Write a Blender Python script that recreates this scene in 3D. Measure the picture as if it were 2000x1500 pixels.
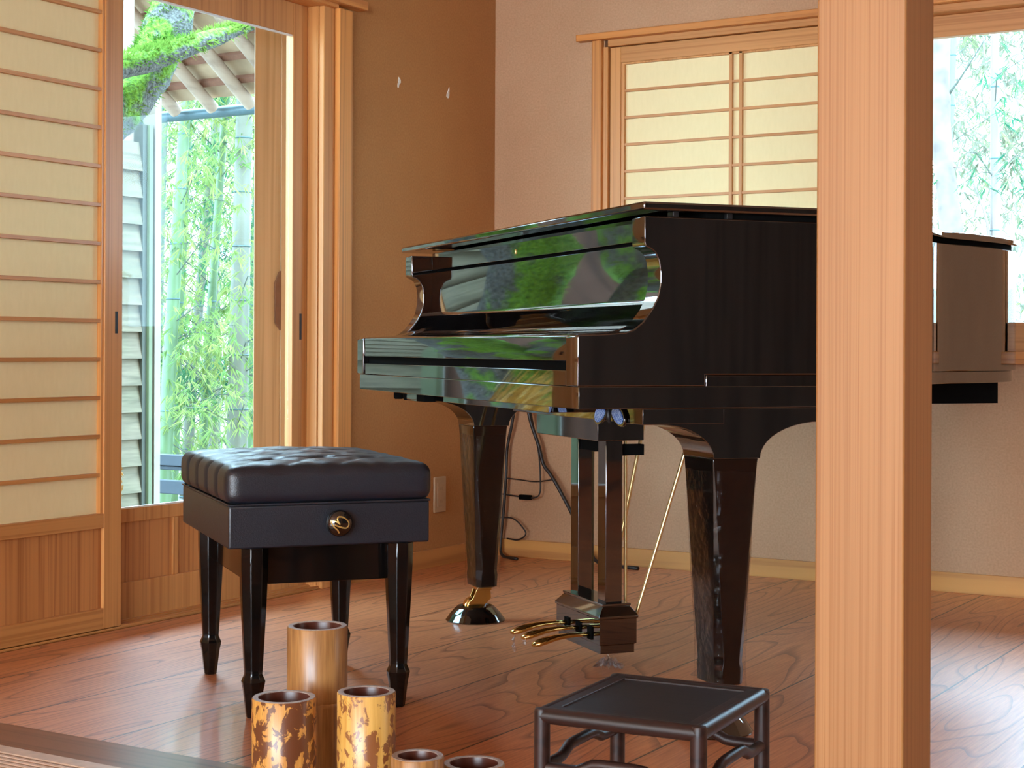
import bpy, bmesh, math, random
import numpy as np
from mathutils import Vector, Matrix, noise as mnoise
random.seed(7)
S = bpy.context.scene
for o in list(bpy.data.objects): bpy.data.objects.remove(o)
COL = S.collection

# ------------------------------------------------------------------ camera
YAW = math.radians(31.22)
cam_d = bpy.data.cameras.new('camera'); cam = bpy.data.objects.new('camera', cam_d); COL.objects.link(cam)
cam_d.sensor_fit = 'HORIZONTAL'; cam_d.sensor_width = 36.0
cam_d.lens = 3167.0 / 2000.0 * 36.0
cam_d.shift_y = -(750.0 - 680.6) / 2000.0
cam_d.clip_start = 0.05; cam_d.clip_end = 200
cam.matrix_world = (Matrix.Translation((3.0346, -4.884, 0.73)) @ Matrix.Rotation(YAW, 4, 'Z')
                    @ Matrix.Rotation(math.pi / 2, 4, 'X') @ Matrix.Rotation(0.0045, 4, 'Z'))
S.camera = cam

# ------------------------------------------------------------------ sky, sun, big lights, exposure
SKY_STRENGTH = 20.0
SUN_STRENGTH = 24.0
REAR_LIGHT = 185.0
RIGHT_LIGHT = 120.0
LEFT_LIGHT = 75.0
BACK_LIGHT = 25.0
w = bpy.data.worlds.new('sky'); S.world = w; w.use_nodes = True
bg = w.node_tree.nodes['Background']
bg.inputs['Color'].default_value = (0.46, 0.73, 1.0, 1); bg.inputs['Strength'].default_value = SKY_STRENGTH
sd = bpy.data.lights.new('sun', 'SUN'); sd.energy = SUN_STRENGTH; sd.angle = math.radians(50); sd.color = (0.54, 0.77, 1.0)   # bright hazy sky low over the bamboo
so = bpy.data.objects.new('sun', sd); COL.objects.link(so)
so.rotation_euler = Vector((-0.42, 0.74, 0.56)).to_track_quat('Z', 'Y').to_euler()

def area(name, loc, look, sx, sy, energy, color):
    d = bpy.data.lights.new(name, 'AREA'); d.shape = 'RECTANGLE'; d.size = sx; d.size_y = sy
    d.energy = energy; d.color = color
    o = bpy.data.objects.new(name, d); COL.objects.link(o); o.location = loc
    o.rotation_euler = (Vector(loc) - Vector(look)).to_track_quat('Z', 'Y').to_euler()
    return o
area('daylight_rear_window', (2.4, -10.98, 1.25), (2.4, 0, 1.1), 3.4, 1.6, REAR_LIGHT, (1.0, 0.87, 0.70))
area('added_far_fill', (5.15, -10.98, 1.25), (4.0, 0, 1.1), 1.7, 1.6, RIGHT_LIGHT, (1.0, 0.87, 0.70))  # added fill behind the camera for the pillar's right face
area('added_left_fill', (0.03, -6.6, 1.25), (4.0, -2.0, 1.0), 2.4, 1.5, LEFT_LIGHT, (1.0, 0.92, 0.80))  # added to lift the back wall; the left wall is solid here
area('added_back_fill', (5.4, -0.03, 1.25), (2.6, -3.6, 0.9), 2.6, 1.1, BACK_LIGHT, (1.0, 0.95, 0.88))  # added fill from the right; no opening in the back wall there
S.view_settings.view_transform = 'Standard'; S.view_settings.look = 'None'
S.view_settings.gamma = 1.0; S.view_settings.use_curve_mapping = False
S.view_settings.exposure = 0.0

# ------------------------------------------------------------------ node helpers
def new_mat(name):
    m = bpy.data.materials.new(name); m.use_nodes = True
    return m, m.node_tree, m.node_tree.nodes['Principled BSDF']
def N(nt, t, **k):
    n = nt.nodes.new(t)
    for a, b in k.items():
        if a in n.inputs.keys(): n.inputs[a].default_value = b
        else: setattr(n, a, b)
    return n
def L(nt, a, b): nt.links.new(a, b)
def coords(nt, scale=(1, 1, 1), kind='Object', loc=(0, 0, 0)):
    tc = N(nt, 'ShaderNodeTexCoord'); mp = N(nt, 'ShaderNodeMapping')
    mp.inputs['Scale'].default_value = scale; mp.inputs['Location'].default_value = loc
    L(nt, tc.outputs[kind], mp.inputs['Vector']); return mp.outputs['Vector']
def ramp(nt, fac, stops):
    r = N(nt, 'ShaderNodeValToRGB'); e = r.color_ramp.elements
    while len(e) < len(stops): e.new(0.5)
    for i, (p, c) in enumerate(stops):
        e[i].position = p; e[i].color = (*c, 1) if len(c) == 3 else c
    L(nt, fac, r.inputs['Fac']); return r.outputs['Color']
def bump(nt, b, h, strength=0.2, dist=0.002):
    n = N(nt, 'ShaderNodeBump'); n.inputs['Strength'].default_value = strength; n.inputs['Distance'].default_value = dist
    L(nt, h, n.inputs['Height']); L(nt, n.outputs['Normal'], b.inputs['Normal'])
def mixc(nt, fac, a, b, mode='MIX'):
    n = N(nt, 'ShaderNodeMix', data_type='RGBA', blend_type=mode)
    for s, v in ((0, fac), (6, a), (7, b)):
        if hasattr(v, 'links') or hasattr(v, 'is_linked'): L(nt, v, n.inputs[s])
        elif isinstance(v, (int, float)): n.inputs[s].default_value = v
        else: n.inputs[s].default_value = (*v, 1)
    return n.outputs[2]
def math_(nt, op, a, b=None, c=None):
    n = N(nt, 'ShaderNodeMath', operation=op)
    for i, v in enumerate((a, b, c)):
        if v is None: continue
        if isinstance(v, (int, float)): n.inputs[i].default_value = v
        else: L(nt, v, n.inputs[i])
    return n.outputs[0]

def simple(name, col, rough=0.5, metal=0.0, **k):
    m, nt, b = new_mat(name)
    b.inputs['Base Color'].default_value = (*col, 1); b.inputs['Roughness'].default_value = rough
    b.inputs['Metallic'].default_value = metal
    v = N(nt, 'ShaderNodeTexNoise'); v.inputs['Scale'].default_value = k.pop('nscale', 40)
    amt = k.pop('namt', 0.12)
    L(nt, coords(nt), v.inputs['Vector'])
    c = ramp(nt, v.outputs['Fac'], [(0.3, [x * (1 - amt) for x in col]), (0.7, [min(1, x * (1 + amt)) for x in col])])
    L(nt, c, b.inputs['Base Color'])
    for a, x in k.items(): b.inputs[a.replace('_', ' ')].default_value = x
    return m

def wood(name, light, dark, axis='Z', rough=0.42, fine=110, seed=0.0, coat=0.0):
    m, nt, b = new_mat(name)
    al = {'X': 0, 'Y': 1, 'Z': 2}[axis]
    sc = [fine, fine, fine]; sc[al] = 0.9
    n1 = N(nt, 'ShaderNodeTexNoise'); n1.inputs['Scale'].default_value = 1; n1.inputs['Detail'].default_value = 3
    n1.inputs['Distortion'].default_value = 0.35
    L(nt, coords(nt, sc, loc=(seed, seed, seed)), n1.inputs['Vector'])
    sc2 = [7, 7, 7]; sc2[al] = 0.7
    n2 = N(nt, 'ShaderNodeTexNoise'); n2.inputs['Scale'].default_value = 1; n2.inputs['Detail'].default_value = 2
    L(nt, coords(nt, sc2, loc=(seed + 3, seed, seed)), n2.inputs['Vector'])
    c1 = ramp(nt, n1.outputs['Fac'], [(0.36, dark), (0.50, light), (0.75, [min(1, x * 1.1) for x in light])])
    c2 = ramp(nt, n2.outputs['Fac'], [(0.3, (0.80, 0.76, 0.72)), (0.65, (1, 1, 1))])
    L(nt, mixc(nt, 1.0, c1, c2, 'MULTIPLY'), b.inputs['Base Color'])
    b.inputs['Roughness'].default_value = rough
    b.inputs['Coat Weight'].default_value = coat; b.inputs['Coat Roughness'].default_value = 0.15
    bump(nt, b, n1.outputs['Fac'], 0.12, 0.001)
    return m

CED = (0.64, 0.29, 0.088); CEDD = (0.53, 0.215, 0.056)
M = {}
M['cedar_z'] = wood('cedar_upright', CED, CEDD, 'Z')
M['cedar_y'] = wood('cedar_lengthwise', CED, CEDD, 'Y', seed=2)
M['cedar_x'] = wood('cedar_crosswise', CED, CEDD, 'X', seed=5)
M['kick_z'] = wood('cedar_panel_boards', (0.60, 0.25, 0.075), (0.42, 0.145, 0.038), 'Z', fine=85, seed=9)
M['pillar'] = wood('pale_cedar_pillar', (0.45, 0.215, 0.070), (0.37, 0.155, 0.042), 'Z', rough=0.5, fine=300, seed=4)
M['orange_x'] = wood('orange_cedar_crosswise', (0.72, 0.29, 0.07), (0.55, 0.19, 0.04), 'X', seed=1)
M['orange_y'] = wood('orange_cedar_lengthwise', (0.72, 0.30, 0.08), (0.55, 0.20, 0.05), 'Y', seed=1)
M['orange_z'] = wood('orange_cedar_upright', (0.72, 0.31, 0.08), (0.52, 0.20, 0.05), 'Z', seed=8)
M['weathered'] = wood('weathered_board', (0.68, 0.45, 0.28), (0.56, 0.36, 0.21), 'Z', rough=0.7, fine=40, seed=3)
M['border'] = wood('brown_border_board', (0.26, 0.105, 0.055), (0.15, 0.055, 0.03), 'X', rough=0.28, fine=60)
M['base'] = wood('baseboard_wood', (0.68, 0.33, 0.09), (0.52, 0.22, 0.06), 'X', seed=12, fine=30)
M['base_y'] = wood('baseboard_wood_lengthwise', (0.60, 0.27, 0.08), (0.46, 0.18, 0.05), 'Y', seed=12, fine=30)

def wall_mat(name, *base):
    m, nt, b = new_mat(name)
    n = N(nt, 'ShaderNodeTexNoise'); n.inputs['Scale'].default_value = 160; n.inputs['Detail'].default_value = 4
    n2 = N(nt, 'ShaderNodeTexNoise'); n2.inputs['Scale'].default_value = 5
    v = coords(nt); L(nt, v, n.inputs['Vector']); L(nt, v, n2.inputs['Vector'])
    a = ramp(nt, n.outputs['Fac'], [(0.3, base[0]), (0.7, base[1])])
    c = ramp(nt, n2.outputs['Fac'], [(0.3, (0.94, 0.92, 0.90)), (0.7, (1, 1, 1))])
    L(nt, mixc(nt, 1.0, a, c, 'MULTIPLY'), b.inputs['Base Color'])
    b.inputs['Roughness'].default_value = 0.9; bump(nt, b, n.outputs['Fac'], 0.35, 0.0015)
    return m
M['plaster'] = wall_mat('pinkish_plaster', (0.47, 0.27, 0.145), (0.56, 0.33, 0.185))
M['plaster_left'] = wall_mat('plaster_warm_bounce', (0.44, 0.195, 0.060), (0.51, 0.235, 0.078))  # extra orange stands for warm bounced light, painted into this wall
M['ceiling'] = simple('ceiling_boards', (0.62, 0.45, 0.30), 0.7)

def floor_mat():
    m, nt, b = new_mat('zelkova_floorboards')
    tc = N(nt, 'ShaderNodeTexCoord'); sp = N(nt, 'ShaderNodeSeparateXYZ'); L(nt, tc.outputs['Object'], sp.inputs[0])
    px = math_(nt, 'DIVIDE', math_(nt, 'SUBTRACT', sp.outputs['X'], 0.53 - 3.0), 0.30)
    idx = math_(nt, 'FLOOR', px); fr = math_(nt, 'FRACT', px)
    wn = N(nt, 'ShaderNodeTexWhiteNoise', noise_dimensions='1D'); L(nt, idx, wn.inputs['W'])
    cb = N(nt, 'ShaderNodeCombineXYZ')
    L(nt, math_(nt, 'MULTIPLY', sp.outputs['X'], 5.5), cb.inputs[0])
    L(nt, math_(nt, 'ADD', math_(nt, 'MULTIPLY', sp.outputs['Y'], 0.9), math_(nt, 'MULTIPLY', wn.outputs['Value'], 60)), cb.inputs[1])
    L(nt, math_(nt, 'MULTIPLY', idx, 7.3), cb.inputs[2])
    f = N(nt, 'ShaderNodeTexNoise'); f.inputs['Scale'].default_value = 1.0; f.inputs['Detail'].default_value = 1.2; f.inputs['Roughness'].default_value = 0.35
    L(nt, cb.outputs[0], f.inputs['Vector'])
    rings = math_(nt, 'FRACT', math_(nt, 'MULTIPLY', f.outputs['Fac'], 17.0))
    fine = N(nt, 'ShaderNodeTexNoise'); fine.inputs['Scale'].default_value = 1; fine.inputs['Detail'].default_value = 4
    cb2 = N(nt, 'ShaderNodeCombineXYZ')
    L(nt, math_(nt, 'MULTIPLY', sp.outputs['X'], 210), cb2.inputs[0])
    L(nt, math_(nt, 'ADD', math_(nt, 'MULTIPLY', sp.outputs['Y'], 9), math_(nt, 'MULTIPLY', idx, 3.1)), cb2.inputs[1])
    L(nt, cb2.outputs[0], fine.inputs['Vector'])
    base = ramp(nt, fine.outputs['Fac'], [(0.3, (0.52, 0.180, 0.072)), (0.62, (0.72, 0.280, 0.115)), (0.8, (0.78, 0.315, 0.135))])
    line = ramp(nt, rings, [(0.0, (0.42, 0.36, 0.34)), (0.07, (0.62, 0.56, 0.53)), (0.22, (1, 1, 1)), (1.0, (0.93, 0.9, 0.88))])
    c = mixc(nt, 1.0, base, line, 'MULTIPLY')
    tint = ramp(nt, wn.outputs['Value'], [(0.0, (0.82, 0.80, 0.80)), (1.0, (1.06, 1.04, 1.02))])
    c = mixc(nt, 1.0, c, tint, 'MULTIPLY')
    edge = math_(nt, 'MINIMUM', fr, math_(nt, 'SUBTRACT', 1.0, fr))
    seam = math_(nt, 'LESS_THAN', edge, 0.0075)
    c = mixc(nt, seam, c, (0.045, 0.018, 0.01))
    L(nt, c, b.inputs['Base Color'])
    b.inputs['Roughness'].default_value = 0.40; b.inputs['IOR'].default_value = 1.62
    b.inputs['Coat Weight'].default_value = 0.25; b.inputs['Coat Roughness'].default_value = 0.10; b.inputs['Coat IOR'].default_value = 1.6
    h = math_(nt, 'SUBTRACT', math_(nt, 'MULTIPLY', fine.outputs['Fac'], 0.10), seam)
    bump(nt, b, h, 0.25, 0.0008)
    return m
M['floor'] = floor_mat()

def paper_mat():
    m, nt, b = new_mat('washi_paper')
    n = N(nt, 'ShaderNodeTexNoise'); n.inputs['Scale'].default_value = 90; n.inputs['Detail'].default_value = 4
    L(nt, coords(nt, (1, 1, 0.3)), n.inputs['Vector'])
    col = ramp(nt, n.outputs['Fac'], [(0.3, (0.90, 0.74, 0.40)), (0.7, (0.93, 0.77, 0.43))])
    d = N(nt, 'ShaderNodeBsdfDiffuse'); t = N(nt, 'ShaderNodeBsdfTranslucent'); mx = N(nt, 'ShaderNodeMixShader')
    L(nt, col, d.inputs['Color']); L(nt, col, t.inputs['Color']); mx.inputs[0].default_value = 0.032
    L(nt, d.outputs[0], mx.inputs[1]); L(nt, t.outputs[0], mx.inputs[2])
    L(nt, mx.outputs[0], nt.nodes['Material Output'].inputs['Surface'])
    return m
M['paper'] = paper_mat()

def clear_mat(name, tint=(1, 1, 1), gloss=0.03, base=0.04, wr=0.0):
    m, nt, b = new_mat(name)
    t = N(nt, 'ShaderNodeBsdfTransparent'); t.inputs['Color'].default_value = (*tint, 1)
    g = N(nt, 'ShaderNodeBsdfGlossy'); g.inputs['Roughness'].default_value = gloss
    ge = N(nt, 'ShaderNodeNewGeometry'); dt = N(nt, 'ShaderNodeVectorMath', operation='DOT_PRODUCT')
    L(nt, ge.outputs['Normal'], dt.inputs[0]); L(nt, ge.outputs['Incoming'], dt.inputs[1])
    inv = math_(nt, 'SUBTRACT', 1.0, math_(nt, 'ABSOLUTE', dt.outputs['Value']))
    mx = N(nt, 'ShaderNodeMixShader')
    fac = math_(nt, 'ADD', math_(nt, 'MULTIPLY', math_(nt, 'POWER', inv, 5.0), 0.5), 0.008 + base)
    L(nt, fac, mx.inputs[0]); L(nt, t.outputs[0], mx.inputs[1]); L(nt, g.outputs[0], mx.inputs[2])
    L(nt, mx.outputs[0], nt.nodes['Material Output'].inputs['Surface'])
    if wr:
        n = N(nt, 'ShaderNodeTexNoise'); n.inputs['Scale'].default_value = wr; n.inputs['Detail'].default_value = 3
        L(nt, coords(nt), n.inputs['Vector'])
        bp = N(nt, 'ShaderNodeBump'); bp.inputs['Strength'].default_value = 0.9; bp.inputs['Distance'].default_value = 0.01
        L(nt, n.outputs['Fac'], bp.inputs['Height'])
        L(nt, bp.outputs[0], g.inputs['Normal']); L(nt, bp.outputs[0], dt.inputs[0])
    return m
M['glass'] = clear_mat('window_glass', (0.97, 1.0, 0.98), 0.01, 0.0)
M['film'] = clear_mat('clear_plastic_film', (0.97, 0.97, 0.98), 0.12, 0.0, 45)

def lacquer(name, rough=0.03, ior=2.5):
    m, nt, b = new_mat(name)
    b.inputs['Base Color'].default_value = (0.0035, 0.003, 0.003, 1)
    n = N(nt, 'ShaderNodeTexNoise'); n.inputs['Scale'].default_value = 3.5; n.inputs['Detail'].default_value = 0
    L(nt, coords(nt), n.inputs['Vector'])
    b.inputs['Roughness'].default_value = rough; b.inputs['IOR'].default_value = ior
    bump(nt, b, n.outputs['Fac'], 0.03, 0.0004)
    return m
M['lacquer'] = lacquer('black_piano_lacquer')
M['lacquer_soft'] = lacquer('black_lacquer_legs', 0.06, 1.55)
M['benchwood'] = lacquer('black_bench_gloss', 0.08, 1.45)
M['cup'] = lacquer('black_caster_cup', 0.06, 2.0)
M['gap'] = simple('black_parts_gap_shade', (0.004, 0.004, 0.004), 0.9, Specular_IOR_Level=0.05)  # plain black parts, and the shade put into the piano's gaps
def leather(name='black_leather'):
    m, nt, b = new_mat(name)
    v = N(nt, 'ShaderNodeTexVoronoi'); v.inputs['Scale'].default_value = 420
    n = N(nt, 'ShaderNodeTexNoise'); n.inputs['Scale'].default_value = 9
    c = coords(nt); L(nt, c, v.inputs['Vector']); L(nt, c, n.inputs['Vector'])
    L(nt, ramp(nt, n.outputs['Fac'], [(0.3, (0.003, 0.006, 0.012)), (0.7, (0.006, 0.010, 0.018))]), b.inputs['Base Color'])
    b.inputs['Roughness'].default_value = 0.42; b.inputs['IOR'].default_value = 1.7
    bump(nt, b, v.outputs['Distance'], 0.22, 0.0012)
    return m
M['leather'] = leather()
M['brass'] = simple('polished_brass', (0.83, 0.58, 0.20), 0.16, 1.0, namt=0.05)
M['brass_pale'] = simple('pale_brass_rod', (0.72, 0.56, 0.28), 0.35, 1.0, namt=0.05)
M['gold'] = simple('gold_inlay', (0.85, 0.58, 0.18), 0.3, 0.7, namt=0.02)
M['steel'] = simple('blackened_steel', (0.03, 0.03, 0.032), 0.4, 0.6)
M['rubber'] = simple('black_cable_rubber', (0.02, 0.014, 0.012), 0.45)
M['ivory'] = simple('ivory_plastic', (0.50, 0.33, 0.19), 0.4, namt=0.03)
M['ivory_dark'] = simple('outlet_slot', (0.30, 0.20, 0.12), 0.6)
M['filler'] = simple('white_filler', (0.85, 0.78, 0.68), 0.9, nscale=300, namt=0.2)
M['stool'] = wood('dark_rosewood', (0.034, 0.015, 0.012), (0.015, 0.007, 0.006), 'X', rough=0.42, fine=60)
M['stool_panel'] = wood('dark_stool_panel', (0.016, 0.008, 0.008), (0.008, 0.005, 0.005), 'X', rough=0.45, fine=70)
M['bead'] = simple('pale_glazing_bead', (0.80, 0.80, 0.76), 0.5, namt=0.04)

def bamboo_mat(name, a, bcol, spots=None):
    m, nt, b = new_mat(name)
    n = N(nt, 'ShaderNodeTexNoise'); n.inputs['Scale'].default_value = 1; n.inputs['Detail'].default_value = 5
    L(nt, coords(nt, (150, 150, 9)), n.inputs['Vector'])
    c = ramp(nt, n.outputs['Fac'], [(0.33, bcol), (0.6, a)])
    if spots:
        s = N(nt, 'ShaderNodeTexNoise'); s.inputs['Scale'].default_value = 1; s.inputs['Detail'].default_value = 5; s.inputs['Roughness'].default_value = 0.62
        s.inputs['Distortion'].default_value = 0.6
        L(nt, coords(nt, (52, 52, 36), loc=(spots[2], 0, spots[2])), s.inputs['Vector'])
        f = ramp(nt, s.outputs['Fac'], [(spots[1], (0, 0, 0)), (spots[1] + 0.035, (1, 1, 1))])
        c = mixc(nt, f, c, spots[0])
    L(nt, c, b.inputs['Base Color']); b.inputs['Roughness'].default_value = 0.34
    b.inputs['Coat Weight'].default_value = 0.25; b.inputs['Coat Roughness'].default_value = 0.2
    bump(nt, b, n.outputs['Fac'], 0.15, 0.0008)
    return m
M['bam_plain'] = bamboo_mat('aged_tan_bamboo', (0.44, 0.22, 0.07), (0.24, 0.105, 0.032))
M['bam_mott1'] = bamboo_mat('dark_mottled_bamboo', (0.72, 0.37, 0.085), (0.58, 0.26, 0.05), ((0.15, 0.05, 0.018), 0.475, 3.0))
M['bam_mott2'] = bamboo_mat('light_mottled_bamboo', (0.78, 0.47, 0.12), (0.62, 0.32, 0.06), ((0.27, 0.10, 0.03), 0.515, 8.3))
M['bam_in'] = simple('brown_lacquered_inside', (0.085, 0.022, 0.012), 0.3)
M['bam_rim'] = simple('grey_cut_rim', (0.36, 0.29, 0.25), 0.5, nscale=200, namt=0.25)

# outdoor materials
def clap_mat():
    m, nt, b = new_mat('silvered_clapboard')
    n = N(nt, 'ShaderNodeTexNoise'); n.inputs['Scale'].default_value = 1; n.inputs['Detail'].default_value = 5
    L(nt, coords(nt, (3, 5, 60)), n.inputs['Vector'])
    n2 = N(nt, 'ShaderNodeTexNoise'); n2.inputs['Scale'].default_value = 5; L(nt, coords(nt), n2.inputs['Vector'])
    c = ramp(nt, n.outputs['Fac'], [(0.3, (0.12, 0.092, 0.058)), (0.7, (0.23, 0.172, 0.112))])
    L(nt, mixc(nt, 1.0, c, ramp(nt, n2.outputs['Fac'], [(0.3, (0.85, 0.95, 0.85)), (0.7, (1, 1, 1))]), 'MULTIPLY'), b.inputs['Base Color'])
    b.inputs['Roughness'].default_value = 0.85; bump(nt, b, n.outputs['Fac'], 0.3, 0.002)
    return m
M['clap'] = clap_mat()
M['green_post'] = simple('pale_green_post', (0.12, 0.14, 0.065), 0.6, nscale=8)
M['grey_post'] = simple('grey_green_post', (0.055, 0.055, 0.036), 0.6, nscale=8)
M['white_post'] = simple('white_post', (0.27, 0.22, 0.17), 0.5, nscale=8)
M['dark_boards'] = wood('dark_boards', (0.07, 0.055, 0.045), (0.04, 0.032, 0.028), 'Z', rough=0.8, fine=14)
M['brown_boards'] = wood('red_brown_boards', (0.16, 0.070, 0.045), (0.09, 0.04, 0.028), 'Z', rough=0.8, fine=14)
M['pink_plaster'] = simple('pinkish_outer_plaster', (0.40, 0.30, 0.24), 0.9, nscale=4)
M['rafter'] = wood('grey_round_rafter', (0.42, 0.30, 0.22), (0.32, 0.22, 0.16), 'Y', rough=0.8, fine=20)
M['soffit'] = simple('pale_roof_boards', (0.42, 0.28, 0.17), 0.8, nscale=8, namt=0.2)
M['batten'] = simple('red_brown_batten', (0.20, 0.08, 0.045), 0.8)
M['gutter'] = simple('blue_grey_gutter', (0.05, 0.09, 0.10), 0.4)
M['rail'] = simple('dark_blue_grey_rail', (0.027, 0.033, 0.042), 0.6)
M['ground'] = simple('pale_leaf_litter', (0.156, 0.138, 0.114), 1.0, nscale=14, namt=0.3)
M['straw'] = simple('golden_dry_straw', (0.66, 0.42, 0.12), 0.7, nscale=60, namt=0.4)
def bark_mat():
    m, nt, b = new_mat('mossy_bark')
    g = N(nt, 'ShaderNodeNewGeometry'); sp = N(nt, 'ShaderNodeSeparateXYZ'); L(nt, g.outputs['Normal'], sp.inputs[0])
    n = N(nt, 'ShaderNodeTexNoise'); n.inputs['Scale'].default_value = 9; n.inputs['Detail'].default_value = 5
    n2 = N(nt, 'ShaderNodeTexNoise'); n2.inputs['Scale'].default_value = 70; n2.inputs['Detail'].default_value = 3
    v = coords(nt); L(nt, v, n.inputs['Vector']); L(nt, v, n2.inputs['Vector'])
    f = math_(nt, 'ADD', math_(nt, 'MULTIPLY', n.outputs['Fac'], 1.5), math_(nt, 'MULTIPLY', sp.outputs['Z'], 0.45))
    bark = ramp(nt, n2.outputs['Fac'], [(0.3, (0.035, 0.036, 0.034)), (0.7, (0.18, 0.17, 0.15))])
    moss = ramp(nt, n2.outputs['Fac'], [(0.3, (0.045, 0.12, 0.008)), (0.7, (0.19, 0.37, 0.022))])
    L(nt, mixc(nt, ramp(nt, f, [(0.72, (0, 0, 0)), (0.86, (1, 1, 1))]), bark, moss), b.inputs['Base Color'])
    b.inputs['Roughness'].default_value = 0.9; bump(nt, b, n2.outputs['Fac'], 0.8, 0.02)
    return m
M['bark'] = bark_mat()
def leaf_mat(name, a, bcol, tr=0.5):
    m, nt, b = new_mat(name)
    n = N(nt, 'ShaderNodeTexNoise'); n.inputs['Scale'].default_value = 3.0
    L(nt, coords(nt), n.inputs['Vector'])
    c = ramp(nt, n.outputs['Fac'], [(0.35, a), (0.65, bcol)])
    d = N(nt, 'ShaderNodeBsdfDiffuse'); t = N(nt, 'ShaderNodeBsdfTranslucent'); mx = N(nt, 'ShaderNodeMixShader')
    L(nt, c, d.inputs['Color']); L(nt, c, t.inputs['Color']); mx.inputs[0].default_value = tr
    L(nt, d.outputs[0], mx.inputs[1]); L(nt, t.outputs[0], mx.inputs[2])
    L(nt, mx.outputs[0], nt.nodes['Material Output'].inputs['Surface'])
    return m
M['leaf'] = leaf_mat('bamboo_leaves', (0.13, 0.225, 0.070), (0.27, 0.295, 0.09))
M['leaf_pale'] = leaf_mat('pale_bamboo_leaves', (0.26, 0.31, 0.145), (0.38, 0.345, 0.19))
M['leaf_grey'] = leaf_mat('grey_green_leaves', (0.204, 0.216, 0.132), (0.276, 0.264, 0.204))
M['leaf_teal'] = leaf_mat('teal_bamboo_leaves', (0.030, 0.132, 0.078), (0.096, 0.192, 0.084))
M['moss'] = leaf_mat('moss_tufts', (0.09, 0.20, 0.03), (0.28, 0.38, 0.08), 0.4)
M['culm'] = simple('blue_green_culm', (0.115, 0.105, 0.070), 0.5, nscale=4, namt=0.15)
M['culm_pale'] = simple('pale_blue_culm', (0.16, 0.125, 0.11), 0.5, nscale=4, namt=0.1)
M['culm_green'] = simple('green_culm', (0.080, 0.125, 0.045), 0.5, nscale=4, namt=0.15)
M['node'] = simple('culm_joint', (0.060, 0.102, 0.102), 0.7)
M['pale_bark'] = simple('pale_grey_bark', (0.17, 0.13, 0.11), 0.9, nscale=9, namt=0.3)
M['twig'] = simple('dark_twig', (0.072, 0.078, 0.060), 0.9)

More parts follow.
